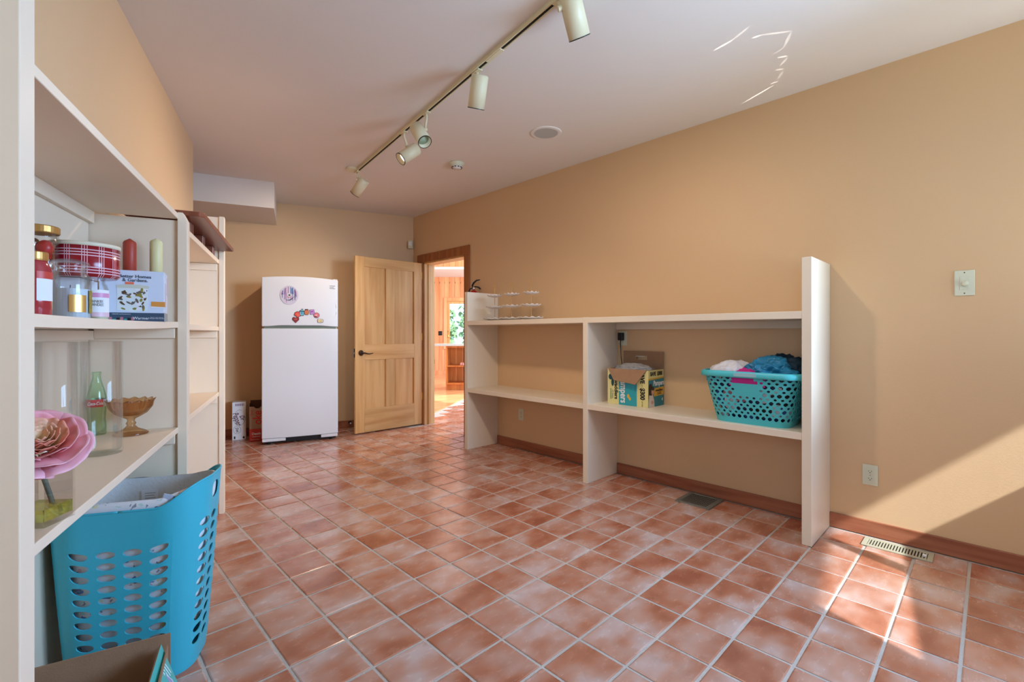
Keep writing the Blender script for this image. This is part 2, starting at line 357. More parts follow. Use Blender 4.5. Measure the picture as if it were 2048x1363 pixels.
for vis, dz, x, y in cands:
    if vis == 0 and n_ind < 300:
        o = bpy.data.objects.new('tile', tme); COL.objects.link(o); o.parent = floor
        o.location = (x, y, random.uniform(-.0006, .0006)); o.rotation_euler = (random.uniform(-.002, .002), random.uniform(-.002, .002), random.uniform(-.003, .003)); n_ind += 1
    else: tile_bm(x, y, rest)
finish('tile', rest, tile_m, parent=floor, kind='stuff')

# right wall with the doorway
DY0, DY1, DH = 4.127, 4.95, 2.02
b = BM()
box(b, (XW, -.95, 0), (XW+.14, DY0, H)); box(b, (XW, DY0, DH), (XW+.14, DY1, H)); box(b, (XW, DY1, 0), (XW+.14, 5.34, H))
struct('wall_right', b, wall_m)
# back wall (left frame), starts past the recess
b = BM(); box(b, (-2.4, UB, 0), ((XW+.0*1)*1.0 - 1.9, UB+.14, H), M=ML)
back_end = (XW*Ln.x + 5.187*Ln.y)
b = BM(); box(b, (-2.4, UB, 0), (back_end+.13, UB+.14, H), M=ML)
struct('wall_back', b, wall_m)
b = BM(); box(b, (VL-.14, .4, 0), (VL, 4.408, H), M=ML); box(b, (VL-.14, -1.9, 0), (VL, -1.3, H), M=ML); box(b, (VL-.14, -1.3, 0), (VL, .4, .95), M=ML); box(b, (VL-.14, -1.3, 2.2), (VL, .4, H), M=ML); box(b, (-2.4, 4.268, 0), (VL-.14, 4.408, H), M=ML)
struct('wall_left', b, wall_m)
b = BM(); box(b, (-2.54, 4.268, 0), (-2.4, UB+.14, H), M=ML)
struct('wall_recess', b, wall_m)
# ceiling over room
b = BM(); prism(b, [(-1.9, -1.65), (XW+.14, -.85), (XW+.14, 5.34), (back_end*0+3.3, 5.35), (1.5, 6.0), (-.5, 6.75), (-3.5, 6.5), (-3.5, 4)], 'z', H, H+.12)
struct('ceiling', b, ceil_m)
b = BM(); box(b, (-2.4, 5.18, H-.257), (-.170, UB, H), M=ML); struct('ceiling_soffit', b, ceil_m)
# end wall behind the camera with two windows
Mend = axes(Vector((0, -.75-.495, 0)), EX, (0, 0, 1)); k = math.sqrt(1+.15**2)
b = BM(); T = .12
def ew(x0, x1, z0, z1): box(b, (x0*k, -T, z0), (x1*k, 0, z1), M=Mend)
ew(-2.2, W1A, 0, H); ew(W1A, W1B, 0, WSILL); ew(W1A, W1B, WTOP, H); ew(W1B, XW+.1, 0, H)
struct('wall_end', b, wall_m)
def window(name, x0, x1, mull):
    b = BM(); f = .0
    box(b, (x0*k, -T-.02, WSILL-.03), (x1*k, .03, WSILL), M=Mend)
    for x in mull: box(b, ((x-.026)*k, -T*.8, WSILL), ((x+.026)*k, -.02, WTOP), M=Mend)
    o = struct(name, b, fir_m)
    b = BM(); box(b, (x0*k, -.062, WSILL), (x1*k, -.058, WTOP), M=Mend)
    gl = finish('pane', b, pane_m, parent=o)
m, n_, l_, p_ = new_mat('window_pane'); tr = n_.new('ShaderNodeBsdfTransparent'); gls = n_.new('ShaderNodeBsdfGlossy'); gls.inputs['Roughness'].default_value = 0
ms = n_.new('ShaderNodeMixShader'); ms.inputs[0].default_value = .06; l_.new(tr.outputs[0], ms.inputs[1]); l_.new(gls.outputs[0], ms.inputs[2]); l_.new(ms.outputs[0], n_['Material Output'].inputs['Surface'])
pane_m = m
b = BM(); box(b, (VL-.16, -1.3, .92), (VL+.03, .4, .95), M=ML); box(b, (VL-.1, -.48, .95), (VL-.04, -.42, 2.2), M=ML); w4 = struct('added_window', b, fir_m)  # unseen window, added to house the side fill lamp
b = BM(); box(b, (VL-.08, -1.3, .95), (VL-.075, .4, 2.2), M=ML); finish('pane', b, pane_m, parent=w4)
window('window_1', W1A, W1B, [2.475])
# roof overhang outside the windows: its edge sets the top of the sun patch
b = BM(); p0 = Vector((2.25, -2.17, 0))
Me = axes(p0, EX, (0, 0, 1)); box(b, (-7, 0, 2.45), (5, 1.15, 2.63), M=Me); struct('roof_overhang', b, ceil_m)
b = BM(); box(b, (-12, -14, -.25), (14, -2.0, -.15)); box(b, (-12, -2.0, -.25), (-3.4, 16, -.15))
struct('ground', b, mat('patio_ground', sr(150, 160, 128), .9, noise_amt=.15))

# baseboards
b = BM(); box(b, (XW-.014, -.72, 0), (XW, .668, .085)); struct('baseboard_right', b, base_m, bevel=.003)
b = BM(); box(b, (XW-.014, .717, 0), (XW, 2.134, .085)); struct('baseboard_right', b, base_m, bevel=.003)
b = BM(); box(b, (XW-.014, 2.182, 0), (XW, 3.578, .085)); struct('baseboard_right', b, base_m, bevel=.003)
b = BM(); box(b, (-2.4, UB-.014, 0), (.93, UB, .085), M=ML); struct('baseboard_back', b, base2_m, bevel=.003)

# door casing and jamb
b = BM(); cw = .092
box(b, (XW-.018, DY0-cw, 0), (XW, DY0, DH)); box(b, (XW-.018, DY1, 0), (XW, DY1+cw+.03, DH)); box(b, (XW-.018, DY0-cw, DH), (XW, DY1+cw+.03, DH+.1))
struct('trim_2', b, casing_m, bevel=.003)
b = BM(); box(b, (XW, DY0, 0), (XW+.15, DY0+.018, DH)); box(b, (XW, DY1-.018, 0), (XW+.15, DY1, DH)); box(b, (XW, DY0, DH-.018), (XW+.15, DY1, DH))
box(b, (XW+.05, DY1-.032, 0), (XW+.09, DY1-.018, DH)); box(b, (XW+.05, DY0+.018, 0), (XW+.09, DY0+.03, DH))
struct('trim_3', b, fir_m, bevel=.002)

# open pine door leaf, two over two panels
door = bpy.data.objects.new('door_1', None); COL.objects.link(door); door['kind'] = 'structure'
door.location = (3.272, 4.962, .012); hd = (Vector((2.40, 4.972, 0)) - Vector((3.272, 4.962, 0))); door.rotation_euler = (0, 0, math.atan2(hd.y, hd.x))
DL, DT = .872, .036        # local +X to free edge; local Y negative = behind (faces the corner)
def dpart(name, x0, x1, z0, z1, y0=-DT, y1=0.0, m=fir_m, bev=.003):
    b = BM(); box(b, (x0, y0, z0), (x1, y1, z1)); return finish(name, b, m, parent=door, bevel=bev)
dpart('stile', 0, .112, 0, 2.0); dpart('stile', DL-.112, DL, 0, 2.0)
dpart('rail', .112, DL-.112, 1.885, 2.0, m=firh_m); dpart('rail', .112, DL-.112, .825, 1.0, m=firh_m); dpart('rail', .112, DL-.112, 0, .268, m=firh_m)
dpart('mullion', .38, .492, 1.0, 1.885); dpart('mullion', .38, .492, .268, .825)
for (x0, x1) in ((.112, .38), (.492, DL-.112)):
    for (z0, z1) in ((1.0, 1.885), (.268, .825)):
        b = BM(); n = 3; cuts = [x0, x0+(x1-x0)*.3, x0+(x1-x0)*.66, x1]
        c = x0 + .0
        prism(b, [(x0, -.019), (x0+.020, -.011), (x1-.020, -.011), (x1, -.019), (x1, -.028), (x0, -.028)], 'z', z0, z1)
        finish('door_panel', b, fir_m, parent=door)
for z in (.30, 1.04, 1.80):
    b = BM(); tube(b, [(-.006, .004, z), (-.006, .004, z+.09)], .008, 8); box(b, (-.006, -.001, z+.005), (.012, .002, z+.085)); finish('hinge', b, brass_m, parent=door)
b = BM(); lathe(b, [(0, 0), (.03, 0), (.032, .005), (.024, .014), (.012, .02), (.011, .045), (0, .047)], 24, M=axes((DL-.068, 0, .905), (1, 0, 0), (0, 1, 0)))
tube(b, [(DL-.068, .042, .905), (DL-.09, .05, .906), (DL-.12, .048, .897), (DL-.15, .046, .893), (DL-.175, .05, .898), (DL-.19, .052, .904)], .007, 8, radii=[.009, .009, .0075, .006, .005, .004])
finish('door_handle', b, bronze_m, parent=door, smooth=True)
b = BM(); box(b, (DL-.0005, -.03, .855), (DL+.002, -.006, .955)); box(b, (DL, -.026, .893), (DL+.011, -.010, .917), 1); finish('latch', b, [bronze_m, chrome_m], parent=door, bevel=.001)

# ------------------------------------------------------------------ room beyond the door
def KW(r, d, z=0.0): return KX*r + KY*d + Vector((0, 0, z))
MK = axes((0, 0, 0), KX, (0, 0, 1))        # local X = right, local Y = away
b = BM(); D0 = 13.0
kw0 = struct('wall_kitchen', (lambda b: (box(b, (-4.2, D0+.03, 0), (-1.80, D0+.12, 3.3), M=MK), box(b, (-1.80, D0+.03, 0), (-1.0, D0+.12, .80), M=MK), box(b, (-1.80, D0+.03, 2.03), (-1.0, D0+.12, 3.3), M=MK), box(b, (-1.0, D0+.03, 0), (1.6, D0+.12, 3.3), M=MK), b)[-1])(b), pine2_m)
x = -3.2
while x < .2:
    wd = random.choice((.125, .14, .155)); x1 = x+wd
    for z0, z1 in (((0, 2.76),) if not (x1 > -1.85 and x < -.95) else ((2.03, 2.76), (0, .80))):
        b = BM(); box(b, (-wd/2+.003, 0, z0), (wd/2-.003, .03, z1)); o = finish('board', b, pine_m, parent=kw0)
        o.matrix_local = MK @ Matrix.Translation((x+wd/2, D0, 0)); 
    x = x1
b = BM(); box(b, (-3.2, D0-.02, 0), (-.2, D0, .1), M=MK); struct('baseboard_kitchen', b, pine_m)
b = BM(); box(b, (-4, 11.4, 2.70), (2, 13.2, 2.76), M=MK); struct('ceiling_kitchen_low', b, ceil_m)
b = BM(); box(b, (-4, 11.40, 2.76), (2, 11.5, 2.955), M=MK); band = struct('wall_kitchen_band', b, pine2_m)
x = -3.2
while x < .4:
    b = BM(); box(b, (x+.003, 11.37, 2.765), (x+.137, 11.40, 2.95), M=MK); finish('board', b, pine_m, parent=band); x += .14
b = BM(); box(b, (-4, 5.35, 2.955), (2.5, 13.2, 3.05), M=MK); struct('ceiling_kitchen', b, ceil_m)
# window there
win = struct('window_2', (lambda b: (box(b, (-1.90, D0-.03, .70), (-1.80, D0, 2.13), M=MK), box(b, (-1.80, D0-.03, 2.03), (-.9, D0, 2.13), M=MK), box(b, (-1.0, D0-.03, .70), (-.9, D0, 2.03), M=MK), box(b, (-1.8, D0-.04, .70), (-1.0, D0, .80), M=MK), b)[-1])(BM()), pine_m, bevel=.004)
b = BM(); box(b, (-1.80, D0+.02, .8), (-1.735, D0+.06, 2.03), M=MK); box(b, (-1.735, D0+.02, 1.96), (-1.0, D0+.06, 2.03), M=MK); finish('window_frame', b, fir_m, parent=win, bevel=.003)
b = BM(); box(b, (-1.735, D0+.045, .8), (-1.0, D0+.05, 1.96), M=MK); finish('pane', b, pane_m, parent=win)
b = BM(); tube(b, [KW(-1.765, D0-.0, 1.02), KW(-1.765, D0-.03, 1.05), KW(-1.765, D0-.03, 1.18), KW(-1.765, D0, 1.2)], .012, 8); finish('window_handle', b, brass_m, parent=win)
leaf_m = mat('leaves', sr(150, 190, 130), .6, noise_amt=.5, noise_scale=9)
def bush(loc, rad, lab, seed):
    rr = random.Random(seed); t = thing('tree', lab, 'tree', loc, 0, 'trees beyond the far window')
    b = BM(); 
    for i in range(1500):
        d = Vector((rr.gauss(0, 1), rr.gauss(0, 1), rr.gauss(0, 1))).normalized()*rad*rr.uniform(.6, 1)
        d.z *= 1.3; c = Vector((0, 0, rad*1.2)) + d; a = Vector((rr.gauss(0, 1), rr.gauss(0, 1), rr.gauss(0, 1))).normalized(); e = a.orthogonal().normalized(); s = rr.uniform(.08, .16)
        f = a.cross(e)*s*.5; b.faces.new([b.verts.new(c-e*s), b.verts.new(c+f), b.verts.new(c+e*s), b.verts.new(c-f)])
    finish('foliage', b, leaf_m, parent=t, kind='stuff')
    b = BM(); tube(b, [(0, 0, -.3), (0, 0, rad*1.4)], .07, 8); finish('trunk', b, mahog_m, parent=t)
bush(KW(-2.9, 16.4), 1.0, 'left one of the pale green trees outside the far window', 1); bush(KW(-.9, 18.6), 1.3, 'right one of the pale green trees outside the far window', 2)
b = BM(); box(b, (-9, 13.3, -.35), (9, 30, -.25), M=MK); struct('ground', b, MATS['patio_ground'])
# counter with open shelves
ct = thing('kitchen_counter', 'stone topped kitchen counter on open knotty pine shelves beyond the doorway', 'counter', KW(-1.325, 9.35), -YAW)
b = BM(); box(b, (-.27, -.03, .885), (1.3, .6, .925)); finish('countertop', b, mat('stone_top', sr(190, 196, 190), .15), parent=ct, bevel=.004)
def kp(nm, a, c, m=pine2_m):
    b = BM(); box(b, a, c); return finish(nm, b, m, parent=ct, bevel=.002)
kp('side_panel', (0, 0, .0), (.028, .5, .885)); kp('side_panel', (1.2, 0, 0), (1.228, .5, .885)); kp('face_rail', (.028, 0, .85), (1.2, .02, .885)); kp('shelf', (.028, .0, .47), (1.2, .5, .492)); kp('shelf', (.028, 0, .115), (1.2, .5, .14)); kp('kick_board', (.028, .06, 0), (1.2, .08, .115))
for i in range(9):
    kp('back_board', (.028+i*.13, .47, .14), (.028+i*.13+.126, .49, .885), pine2_m)
ck = BM()
for q in ((.30, .06), (.345, .05), (.325, .09)):
    lathe(ck, [(0, .492), (.02, .492), (.026, .51), (.018, .53), (.02, .545), (0, .55)], 12, M=Matrix.Translation((q[0], q[1], 0)))
bb = finish('ornament', ck, mat('pink_china', sr(226, 150, 140), .4), smooth=True); bb.matrix_world = ct.matrix_basis.copy(); bb.location = KW(-1.325, 9.35); bb.rotation_euler = (0, 0, -YAW); tag(bb, 'small pink china ornament on the pine shelf beyond the doorway', 'ornament')
for (nm, r, z, lab) in (('light_switch', -1.995, 1.14, 'black switch plate on the pine boards left of the far window'), ('wall_outlet', -2.2, .35, 'black outlet plate low on the pine boards beyond the doorway')):
    t = thing(nm, lab, 'switch' if 'switch' in nm else 'outlet', KW(r, D0-.004, z), -YAW)
    b = BM(); box(b, (-.052, -.004, -.06), (.052, .004, .06)); finish('plate', b, black_m, parent=t, bevel=.002)
    b = BM(); box(b, (-.03, -.009, -.03), (-.008, -.004, .03)); box(b, (.008, -.009, -.03), (.03, -.004, .03)); finish('rocker', b, bronze_m, parent=t)

# ------------------------------------------------------------------ built-in open shelving on the right wall
XF = 2.884
rs = thing('open_shelving', 'long cream open shelving with two bays and tall end panels along right wall', 'shelving', (XF, .668, 0))
def rp(nm, a, c, bev=.002):
    b = BM(); o = Vector((XF, .668, 0)); box(b, Vector(a)-o, Vector(c)-o); return finish(nm, b, shelf_m, parent=rs, bevel=bev)
rp('side_panel', (XF, .668, 0), (XW, .715, 1.55)); rp('side_panel', (XF, 2.136, 0), (XW, 2.180, 1.262)); rp('side_panel', (XF, 3.580, 0), (XW, 3.624, 1.545))
for y0, y1 in ((.715, 2.136), (2.180, 3.580)):
    rp('shelf', (XF, y0, 1.219), (XW, y1, 1.260)); rp('shelf', (XF+.003, y0, .562), (XW, y1, .602))
rp('cleat', (XW-.02, .715, 1.17), (XW, 2.136, 1.219))
# ------------------------------------------------------------------ left bookcases
def lthing(name, label, cat, v, u, z, group=None): return thing(name, label, cat, LF(v, u, z), RZL, group)
def lpart(par, nm, a, c, v0, u0, m=shelf2_m, bev=.002, pr=None):
    b = BM(); box(b, (a[0]-v0, a[1]-u0, a[2]), (c[0]-v0, c[1]-u0, c[2])); return finish(nm, b, m, parent=par, bevel=bev)
VF = -.424
k1 = lthing('bookcase', 'near cream bookcase on the left, candles above and vases below', 'bookcase', VL, 1.0, 0)
P = lambda nm, a, c, **k_: lpart(k1, nm, a, c, VL, 1.0, **k_)
P('side_panel', (VL, 1.004, 0), (VF, 1.040, 1.66)); P('face_stile', (VF, .996, 0), (-.390, 1.044, 2.629))
P('face_stile', (VL, .960, 0), (VF-.02, 1.003, 2.629))
P('side_panel', (VL, 2.308, 0), (VF, 2.330, 1.60))
b = BM(); prism(b, [(VF-.002-VL, 0), (-.392-VL, 0), (-.392-VL, 1.60), (-.408-VL, 1.632), (VF-.002-VL, 1.632)], 'y', 2.270-.975-.0, 2.318-.975); finish('face_stile', b, shelf2_m, parent=k1, bevel=.002)
P('back_panel', (VL, 1.04, 0), (VL+.008, 2.300, 1.60))
# upper board, two shelves (the middle one bows a little)
P('shelf', (VL, 1.044, 1.605), (VF, 2.305, 1.628))
def bowed(z1a, z1m, z1b, th, nm='shelf'):
    b = BM(); N = 16; rows = []
    for i in range(N+1):
        t = i/N; u = 1.044 + (2.305-1.044)*t; z = z1a*(1-t)+z1b*t - (z1a*.5+z1b*.5-z1m)*4*t*(1-t)
        rows.append([b.verts.new(Vector((v-VL, u-1.0, zz))) for v, zz in ((VL+.008, z-th), (VF, z-th), (VF, z), (VL+.008, z))])
    for A, B in zip(rows, rows[1:]):
        for i in range(4): b.faces.new((A[i], A[(i+1) % 4], B[(i+1) % 4], B[i]))
    b.faces.new(rows[0]); b.faces.new(rows[-1][::-1]); return finish(nm, b, shelf2_m, parent=k1)
bowed(1.176, 1.1765, 1.187, .024)
P('shelf', (VL+.008, 1.044, .735), (VF, 2.305, .758))
for z in (1.560, 1.115, .690):
    P('cleat', (VL+.008, 1.05, z), (VL+.026, 2.300, z+.045 if z != 1.115 else 1.150))
P('cleat', (VL+.026, 2.290, 1.120), (VF-.01, 2.307, 1.160)); P('cleat', (VL+.026, 2.290, .692), (VF-.01, 2.307, .734))
k2 = lthing('bookcase', 'far taller cream bookcase on the left, wooden rack on its top', 'bookcase', VL, 2.335, 0)
Q = lambda nm, a, c, **k_: lpart(k2, nm, a, c, VL, 2.335, **k_)
Q('side_panel', (VL, 2.336, 0), (VF, 2.356, 1.60))
Q('side_panel', (VL, 3.46, 0), (VF, 3.485, 1.872)); Q('face_stile', (VF, 3.450, 0), (-.395, 3.500, 1.875)); Q('back_panel', (VL, 2.356, 0), (VL+.008, 3.455, 1.600))
for z in (1.603, 1.181, .770):
    Q('shelf', (VL+.008, 2.357, z-.026), (VF, 3.459, z)); Q('cleat', (VL+.008, 3.442, z-.07), (VF-.01, 3.459, z-.027))

# dark wooden rack lying on top of the far bookcase
rk = thing('wooden_rack', 'dark reddish wooden board with cleats overhanging top of far left bookcase', 'rack', LF(-.62, 3.0, 1.604), RZL)
o = Vector((0, 0, 0))
b = BM()
pts = [(-.05, -.54), (.245, -.54), (.262, -.52), (.278, .43), (.27, .435), (-.05, .435)]
prism(b, pts, 'z', .052, .074); finish('board', b, mahog_m, parent=rk, bevel=.004)
for u in (-.40, -.08, .26):
    b = BM(); box(b, (-.04, u, .0), (.190, u+.07, .052)); finish('cleat', b, mahog_m, parent=rk, bevel=.003)

# ------------------------------------------------------------------ refrigerator
fr = thing('refrigerator', 'white top-freezer refrigerator standing against the back wall', 'refrigerator', LF(.075, 5.365, 0), RZL)
HWd = .365
b = BM(); box(b, (-HWd+.008, .07, .05), (HWd-.008, .575, 1.705)); finish('cabinet', b, white_m, parent=fr, bevel=.006)
def fdoor(nm, z0, z1, arch0, arch1, bowk=.018):
    b = BM(); N = 24; F_, B_ = [], []
    for i in range(N+1):
        t = -1+2*i/N; x = t*HWd; y = bowk*t*t*1.0; c = 1-t*t
        zz0 = z0 + arch0*max(0, min(1, (1-abs(t))*2.2))**1.5; zz1 = z1 + arch1*c
        F_.append((b.verts.new((x, y, zz0)), b.verts.new((x, y, zz1)))); B_.append((b.verts.new((x, .063, z0 if arch0 == 0 else zz0+.004)), b.verts.new((x, .063, zz1-.004))))
    for i in range(N):
        b.faces.new((F_[i][0], F_[i+1][0], F_[i+1][1], F_[i][1])); b.faces.new((B_[i+1][0], B_[i][0], B_[i][1], B_[i+1][1]))
        b.faces.new((F_[i][1], F_[i+1][1], B_[i+1][1], B_[i][1])); b.faces.new((F_[i+1][0], F_[i][0], B_[i][0], B_[i+1][0]))
    for i in (0, N): b.faces.new((F_[i][0], F_[i][1], B_[i][1], B_[i][0]))
    return finish(nm, b, white_m, parent=fr, smooth=False, bevel=.008)
up = fdoor('freezer_door', 1.208, 1.712, .012, .020); lo = fdoor('fresh_food_door', .062, 1.190, 0, 0)
b = BM(); box(b, (-HWd+.02, .02, 1.178), (HWd-.02, .07, 1.232)); finish('handle_recess', b, dgreen_m, parent=fr, bevel=.004)
for a_, c_ in ((-HWd+.004, -HWd+.22), (HWd-.17, HWd-.004)):
    b = BM(); box(b, (a_, .012, .03), (c_, .07, .06)); finish('base_bracket', b, white_m, parent=fr, bevel=.004)
for sx in (-HWd+.06, HWd-.07):
    b = BM(); lathe(b, [(0, 0), (.018, 0), (.018, .01), (.008, .012), (.008, .032), (0, .032)], 14, M=Matrix.Translation((sx, .04, 0))); finish('leg', b, black_m, parent=fr)
b = BM(); box(b, (-HWd+.02, .05, .01), (HWd-.02, .09, .05)); finish('toe_grille', b, black_m, parent=fr)
grey_ink = mat('grey_ink', sr(120, 120, 118), .6)
b = BM()
for i in range(3): box(b, (.302-.04, .0105, 1.645-.014*i), (.302+.032-.012*(i == 1), .0135, 1.650-.014*i))
finish('name_badge', b, grey_ink, parent=up)
b = BM(); tube(b, [(.30, .0145, 1.545), (.335, .0185, 1.50), (.345, .0185, 1.42), (.345, .0185, 1.36), (.328, .0175, 1.30), (.29, .0145, 1.245)], .004, 6, radii=[.001, .004, .005, .005, .004, .001]); finish('hand_grip_rim', b, white_m, parent=up, smooth=True)
b = BM(); box(b, (HWd-.05, .02, 1.712), (HWd-.005, .09, 1.722)); finish('hinge_cover', b, white_m, parent=fr, bevel=.003)

# magnets and drawing on the freezer door (local plane of the left frame, front at u=5.365)
def fy(v): return 5.365 + .018*((v-.075)/HWd)**2
def magnet(nm, lab, v, z, pts, m, tilt=0, extra=None, th=.004):
    t = thing(nm, lab, 'magnet' if nm != 'childs_drawing' else 'drawing', LF(v, fy(v)-.0045, z), RZL, 'novelty magnets on the freezer door' if nm != 'childs_drawing' else None)
    R = Matrix.Rotation(tilt, 4, 'Y'); 
    rim = mat('ink_'+nm, sr(50, 32, 34), .5) if 'ink_'+nm not in MATS else MATS['ink_'+nm]
    b = BM(); prism(b, [(x*1.16, y*1.16) for x, y in pts], 'y', -.001, .004, M=R); finish('backing', b, rim, parent=t)
    b = BM(); prism(b, pts, 'y', -.003, .0, M=R); finish('face', b, m, parent=t)
    for e in (extra or []):
        b = BM(); prism(b, e[0], 'y', -.0045, -.002, M=R); finish(e[2], b, e[1], parent=t)
    return t
def ell(a, c, n=20, cx=0, cy=0): return [(cx+a*math.cos(2*PI*i/n), cy+c*math.sin(2*PI*i/n)) for i in range(n)]
def rc(a, c, cx=0, cy=0): return [(cx-a, cy-c), (cx+a, cy-c), (cx+a, cy+c), (cx-a, cy+c)]
mm = lambda nm, r, g, b_: mat(nm, sr(r, g, b_), .4)
magnet('heart_magnet', 'dark red heart-shaped magnet, lowest at left of the magnet arc', .024, 1.282, [(0, -.031), (.028, -.002), (.028, .016), (.014, .025), (0, .017), (-.014, .025), (-.028, .016), (-.028, -.002)], mm('heart_red', 150, 44, 40), 0, [(rc(.012, .003, 0, .004), mm('heart_mark', 214, 130, 120), 'marking')])
magnet('cupcake_magnet', 'bright red cup-shaped magnet, second from left in the magnet arc', .041, 1.335, [(-.014, -.026), (.018, -.024), (.028, .012), (.012, .027), (-.012, .027), (-.028, .010)], mm('cup_red', 222, 74, 56), -.5, [(rc(.002, .018, -.004, -.004), mm('cup_stripe', 240, 150, 120), 'stripe'), (rc(.002, .018, .008, -.004), MATS['cup_stripe'], 'stripe')])
magnet('pot_magnet', 'blue lidded pot magnet, third from left in the magnet arc', .083, 1.357, [(-.016, -.028), (.018, -.028), (.021, .014), (.008, .022), (.007, .032), (-.007, .032), (-.008, .022), (-.021, .014)], mm('pot_blue', 110, 186, 208), .1, [(rc(.021, .004, 0, .012), mm('pot_dark', 32, 52, 66), 'rim'), (ell(.006, .007, 14, 0, -.006), mm('pot_face', 60, 110, 140), 'marking')])
magnet('jar_magnet', 'orange jar magnet at the top of the magnet arc', .128, 1.362, [(-.012, -.026), (.012, -.026), (.019, -.014), (.019, .010), (.014, .018), (.014, .027), (-.014, .027), (-.014, .018), (-.019, .010), (-.019, -.014)], mm('jar_orange', 206, 116, 72), 0, [(rc(.015, .004, 0, .024), mm('jar_lid', 96, 44, 32), 'lid')])
magnet('purple_magnet', 'lilac square magnet right of the orange jar magnet', .180, 1.365, [(-.022, -.020), (.018, -.026), (.023, .018), (-.016, .024)], mm('pot_lilac', 196, 140, 204), -.25, [(rc(.012, .006, 0, .002), mm('lilac_dark', 140, 80, 160), 'marking')])
magnet('doughnut_magnet', 'pink doughnut magnet, second from right in the magnet arc', .224, 1.330, ell(.026, .025), mm('icing_pink', 226, 120, 130), 0, [(ell(.007, .006, 14, -.002, 0), mm('hole_white', 240, 220, 220), 'marking'), (rc(.012, .005, -.006, -.015), mm('bite_brown', 100, 50, 36), 'marking')])
magnet('toast_magnet', 'cream toast magnet with smiling face at right end of the magnet arc', .262, 1.272, [(-.024, -.016), (.004, -.019), (.023, -.014), (.026, 0), (.022, .014), (.002, .018), (-.022, .017), (-.026, 0)], mm('toast_cream', 238, 220, 180), 0, [(ell(.006, .009, 14, -.012, -.001), mm('toast_yolk', 220, 170, 80), 'marking'), (ell(.004, .004, 10, .006, .006), black_m, 'marking'), (ell(.005, .004, 10, .005, -.008), black_m, 'marking')])
# round crayon drawing of a smiling face
dr = thing('childs_drawing', 'round crayon drawing of a smiling face stuck on the freezer door', 'drawing', LF(-.036, fy(-.036)-.002, 1.535), RZL)
b = BM(); prism(b, ell(.086, .098, 40), 'y', -.0012, .002); finish('paper', b, mat('pale_lilac_paper', sr(206, 200, 214), .7), parent=dr)
cr_ = [mm('crayon_blue', 70, 130, 190), mm('crayon_violet', 130, 90, 180), mm('crayon_pink', 210, 110, 170), mm('crayon_navy', 60, 70, 130)]
rr = random.Random(3)
for i in range(60):
    a = rr.uniform(-.95, .95); x = a*.078; hh = .088*math.sqrt(1-a*a); z0 = rr.uniform(-hh, hh*.3); z1 = min(hh, z0+rr.uniform(.03, .10)); wd = rr.uniform(.0012, .003); s = -x*.25
    if abs(x) < .05 and -.07 < (z0+z1)/2 < .04 and i % 3: continue
    b = BM(); prism(b, [(x-wd, z0), (x+wd, z0), (x+wd+s*.3, z1), (x-wd+s*.3, z1)], 'y', -.002, -.001); finish('crayon_stroke', b, cr_[i % 4], parent=dr)
for (ex, ez, er) in ((-.046, .002, .017), (.016, .028, .020)):
    b = BM(); prism(b, ell(er, er*1.05), 'y', -.003, -.001); finish('eye', b, white_paper, parent=dr)
    b = BM(); prism(b, ell(er*.33, er*.33, 12, er*.1, 0), 'y', -.004, -.002); finish('pupil', b, black_m, parent=dr)
b = BM(); prism(b, ell(.015, .022, 16, -.005, -.006), 'y', -.0028, -.001); finish('nose', b, mm('crayon_red', 206, 100, 84), parent=dr)
b = BM(); tube(b, [(-.036, -.002, -.047), (-.015, -.002, -.053), (.008, -.002, -.050), (.026, -.002, -.036), (.042, -.002, -.016)], .003, 6, radii=[.001, .0035, .005, .004, .0015]); finish('mouth', b, mm('crayon_black', 50, 40, 60), parent=dr)

# ------------------------------------------------------------------ soda cartons beside the refrigerator
maroon = mm('maroon_ink', 92, 28, 52); dkink = mm('dark_ink', 40, 36, 44); sodared = mm('soda_red', 206, 44, 36)
cb = lthing('soda_carton', 'white diet soda carton standing on end beside the bookcase', 'carton', -.522, 5.77, 0)
Rm = Matrix.Rotation(.04, 4, 'Z')
b = BM(); box(b, (-.066, 0, 0), (.062, .13, .402), M=Rm); finish('carton', b, white_paper, parent=cb, bevel=.002)
def facing(x, z, y=-.0012, rot=0.0, m0=Rm):   # text plane facing -Y of the left frame, reading rotated clockwise by rot
    c, s = math.cos(rot), math.sin(rot)
    return m0 @ axes((x, y, z), (c, 0, -s), (0, -1, 0))
text('Pepper', .074, maroon, facing(-.022, .225, rot=1.30), cb, .66, .25, bold=.0012)
text('Dr', .060, maroon, facing(.026, .235, rot=1.30), cb, .75, .25, bold=.0012)
text('Diet', .036, dkink, facing(-.020, .108, rot=1.38), cb, .8, .2, bold=.0006)
def ring(par, cx, cz, rx, rz, m, a0=0, a1=2*PI, th=.0022, y=-.0012, M=Rm, nm='printed_ring'):
    b = BM(); N = 30; pr = None
    for i in range(N+1):
        a = a0+(a1-a0)*i/N; c, s = math.cos(a), math.sin(a)
        q = [b.verts.new(M @ Vector((cx+(rx-th)*c, y, cz+(rz-th)*s))), b.verts.new(M @ Vector((cx+rx*c, y, cz+rz*s)))]
        if pr: b.faces.new((pr[0], pr[1], q[1], q[0]))
        pr = q
    return finish(nm, b, m, parent=par)
ring(cb, 0, .235, .055, .083, dkink, PI*.95, PI*2.05); ring(cb, -.02, .108, .035, .042, dkink); ring(cb, 0, .235, .050, .085, maroon, PI*.35, PI*.75)
b = BM()
for i in range(12): box(b, (-.036+i*.007, -.0012, .362), (-.036+i*.007+(.003 if i % 3 else .005), 0, .388), M=Rm)
finish('barcode', b, mm('violet_ink', 120, 90, 130), parent=cb)
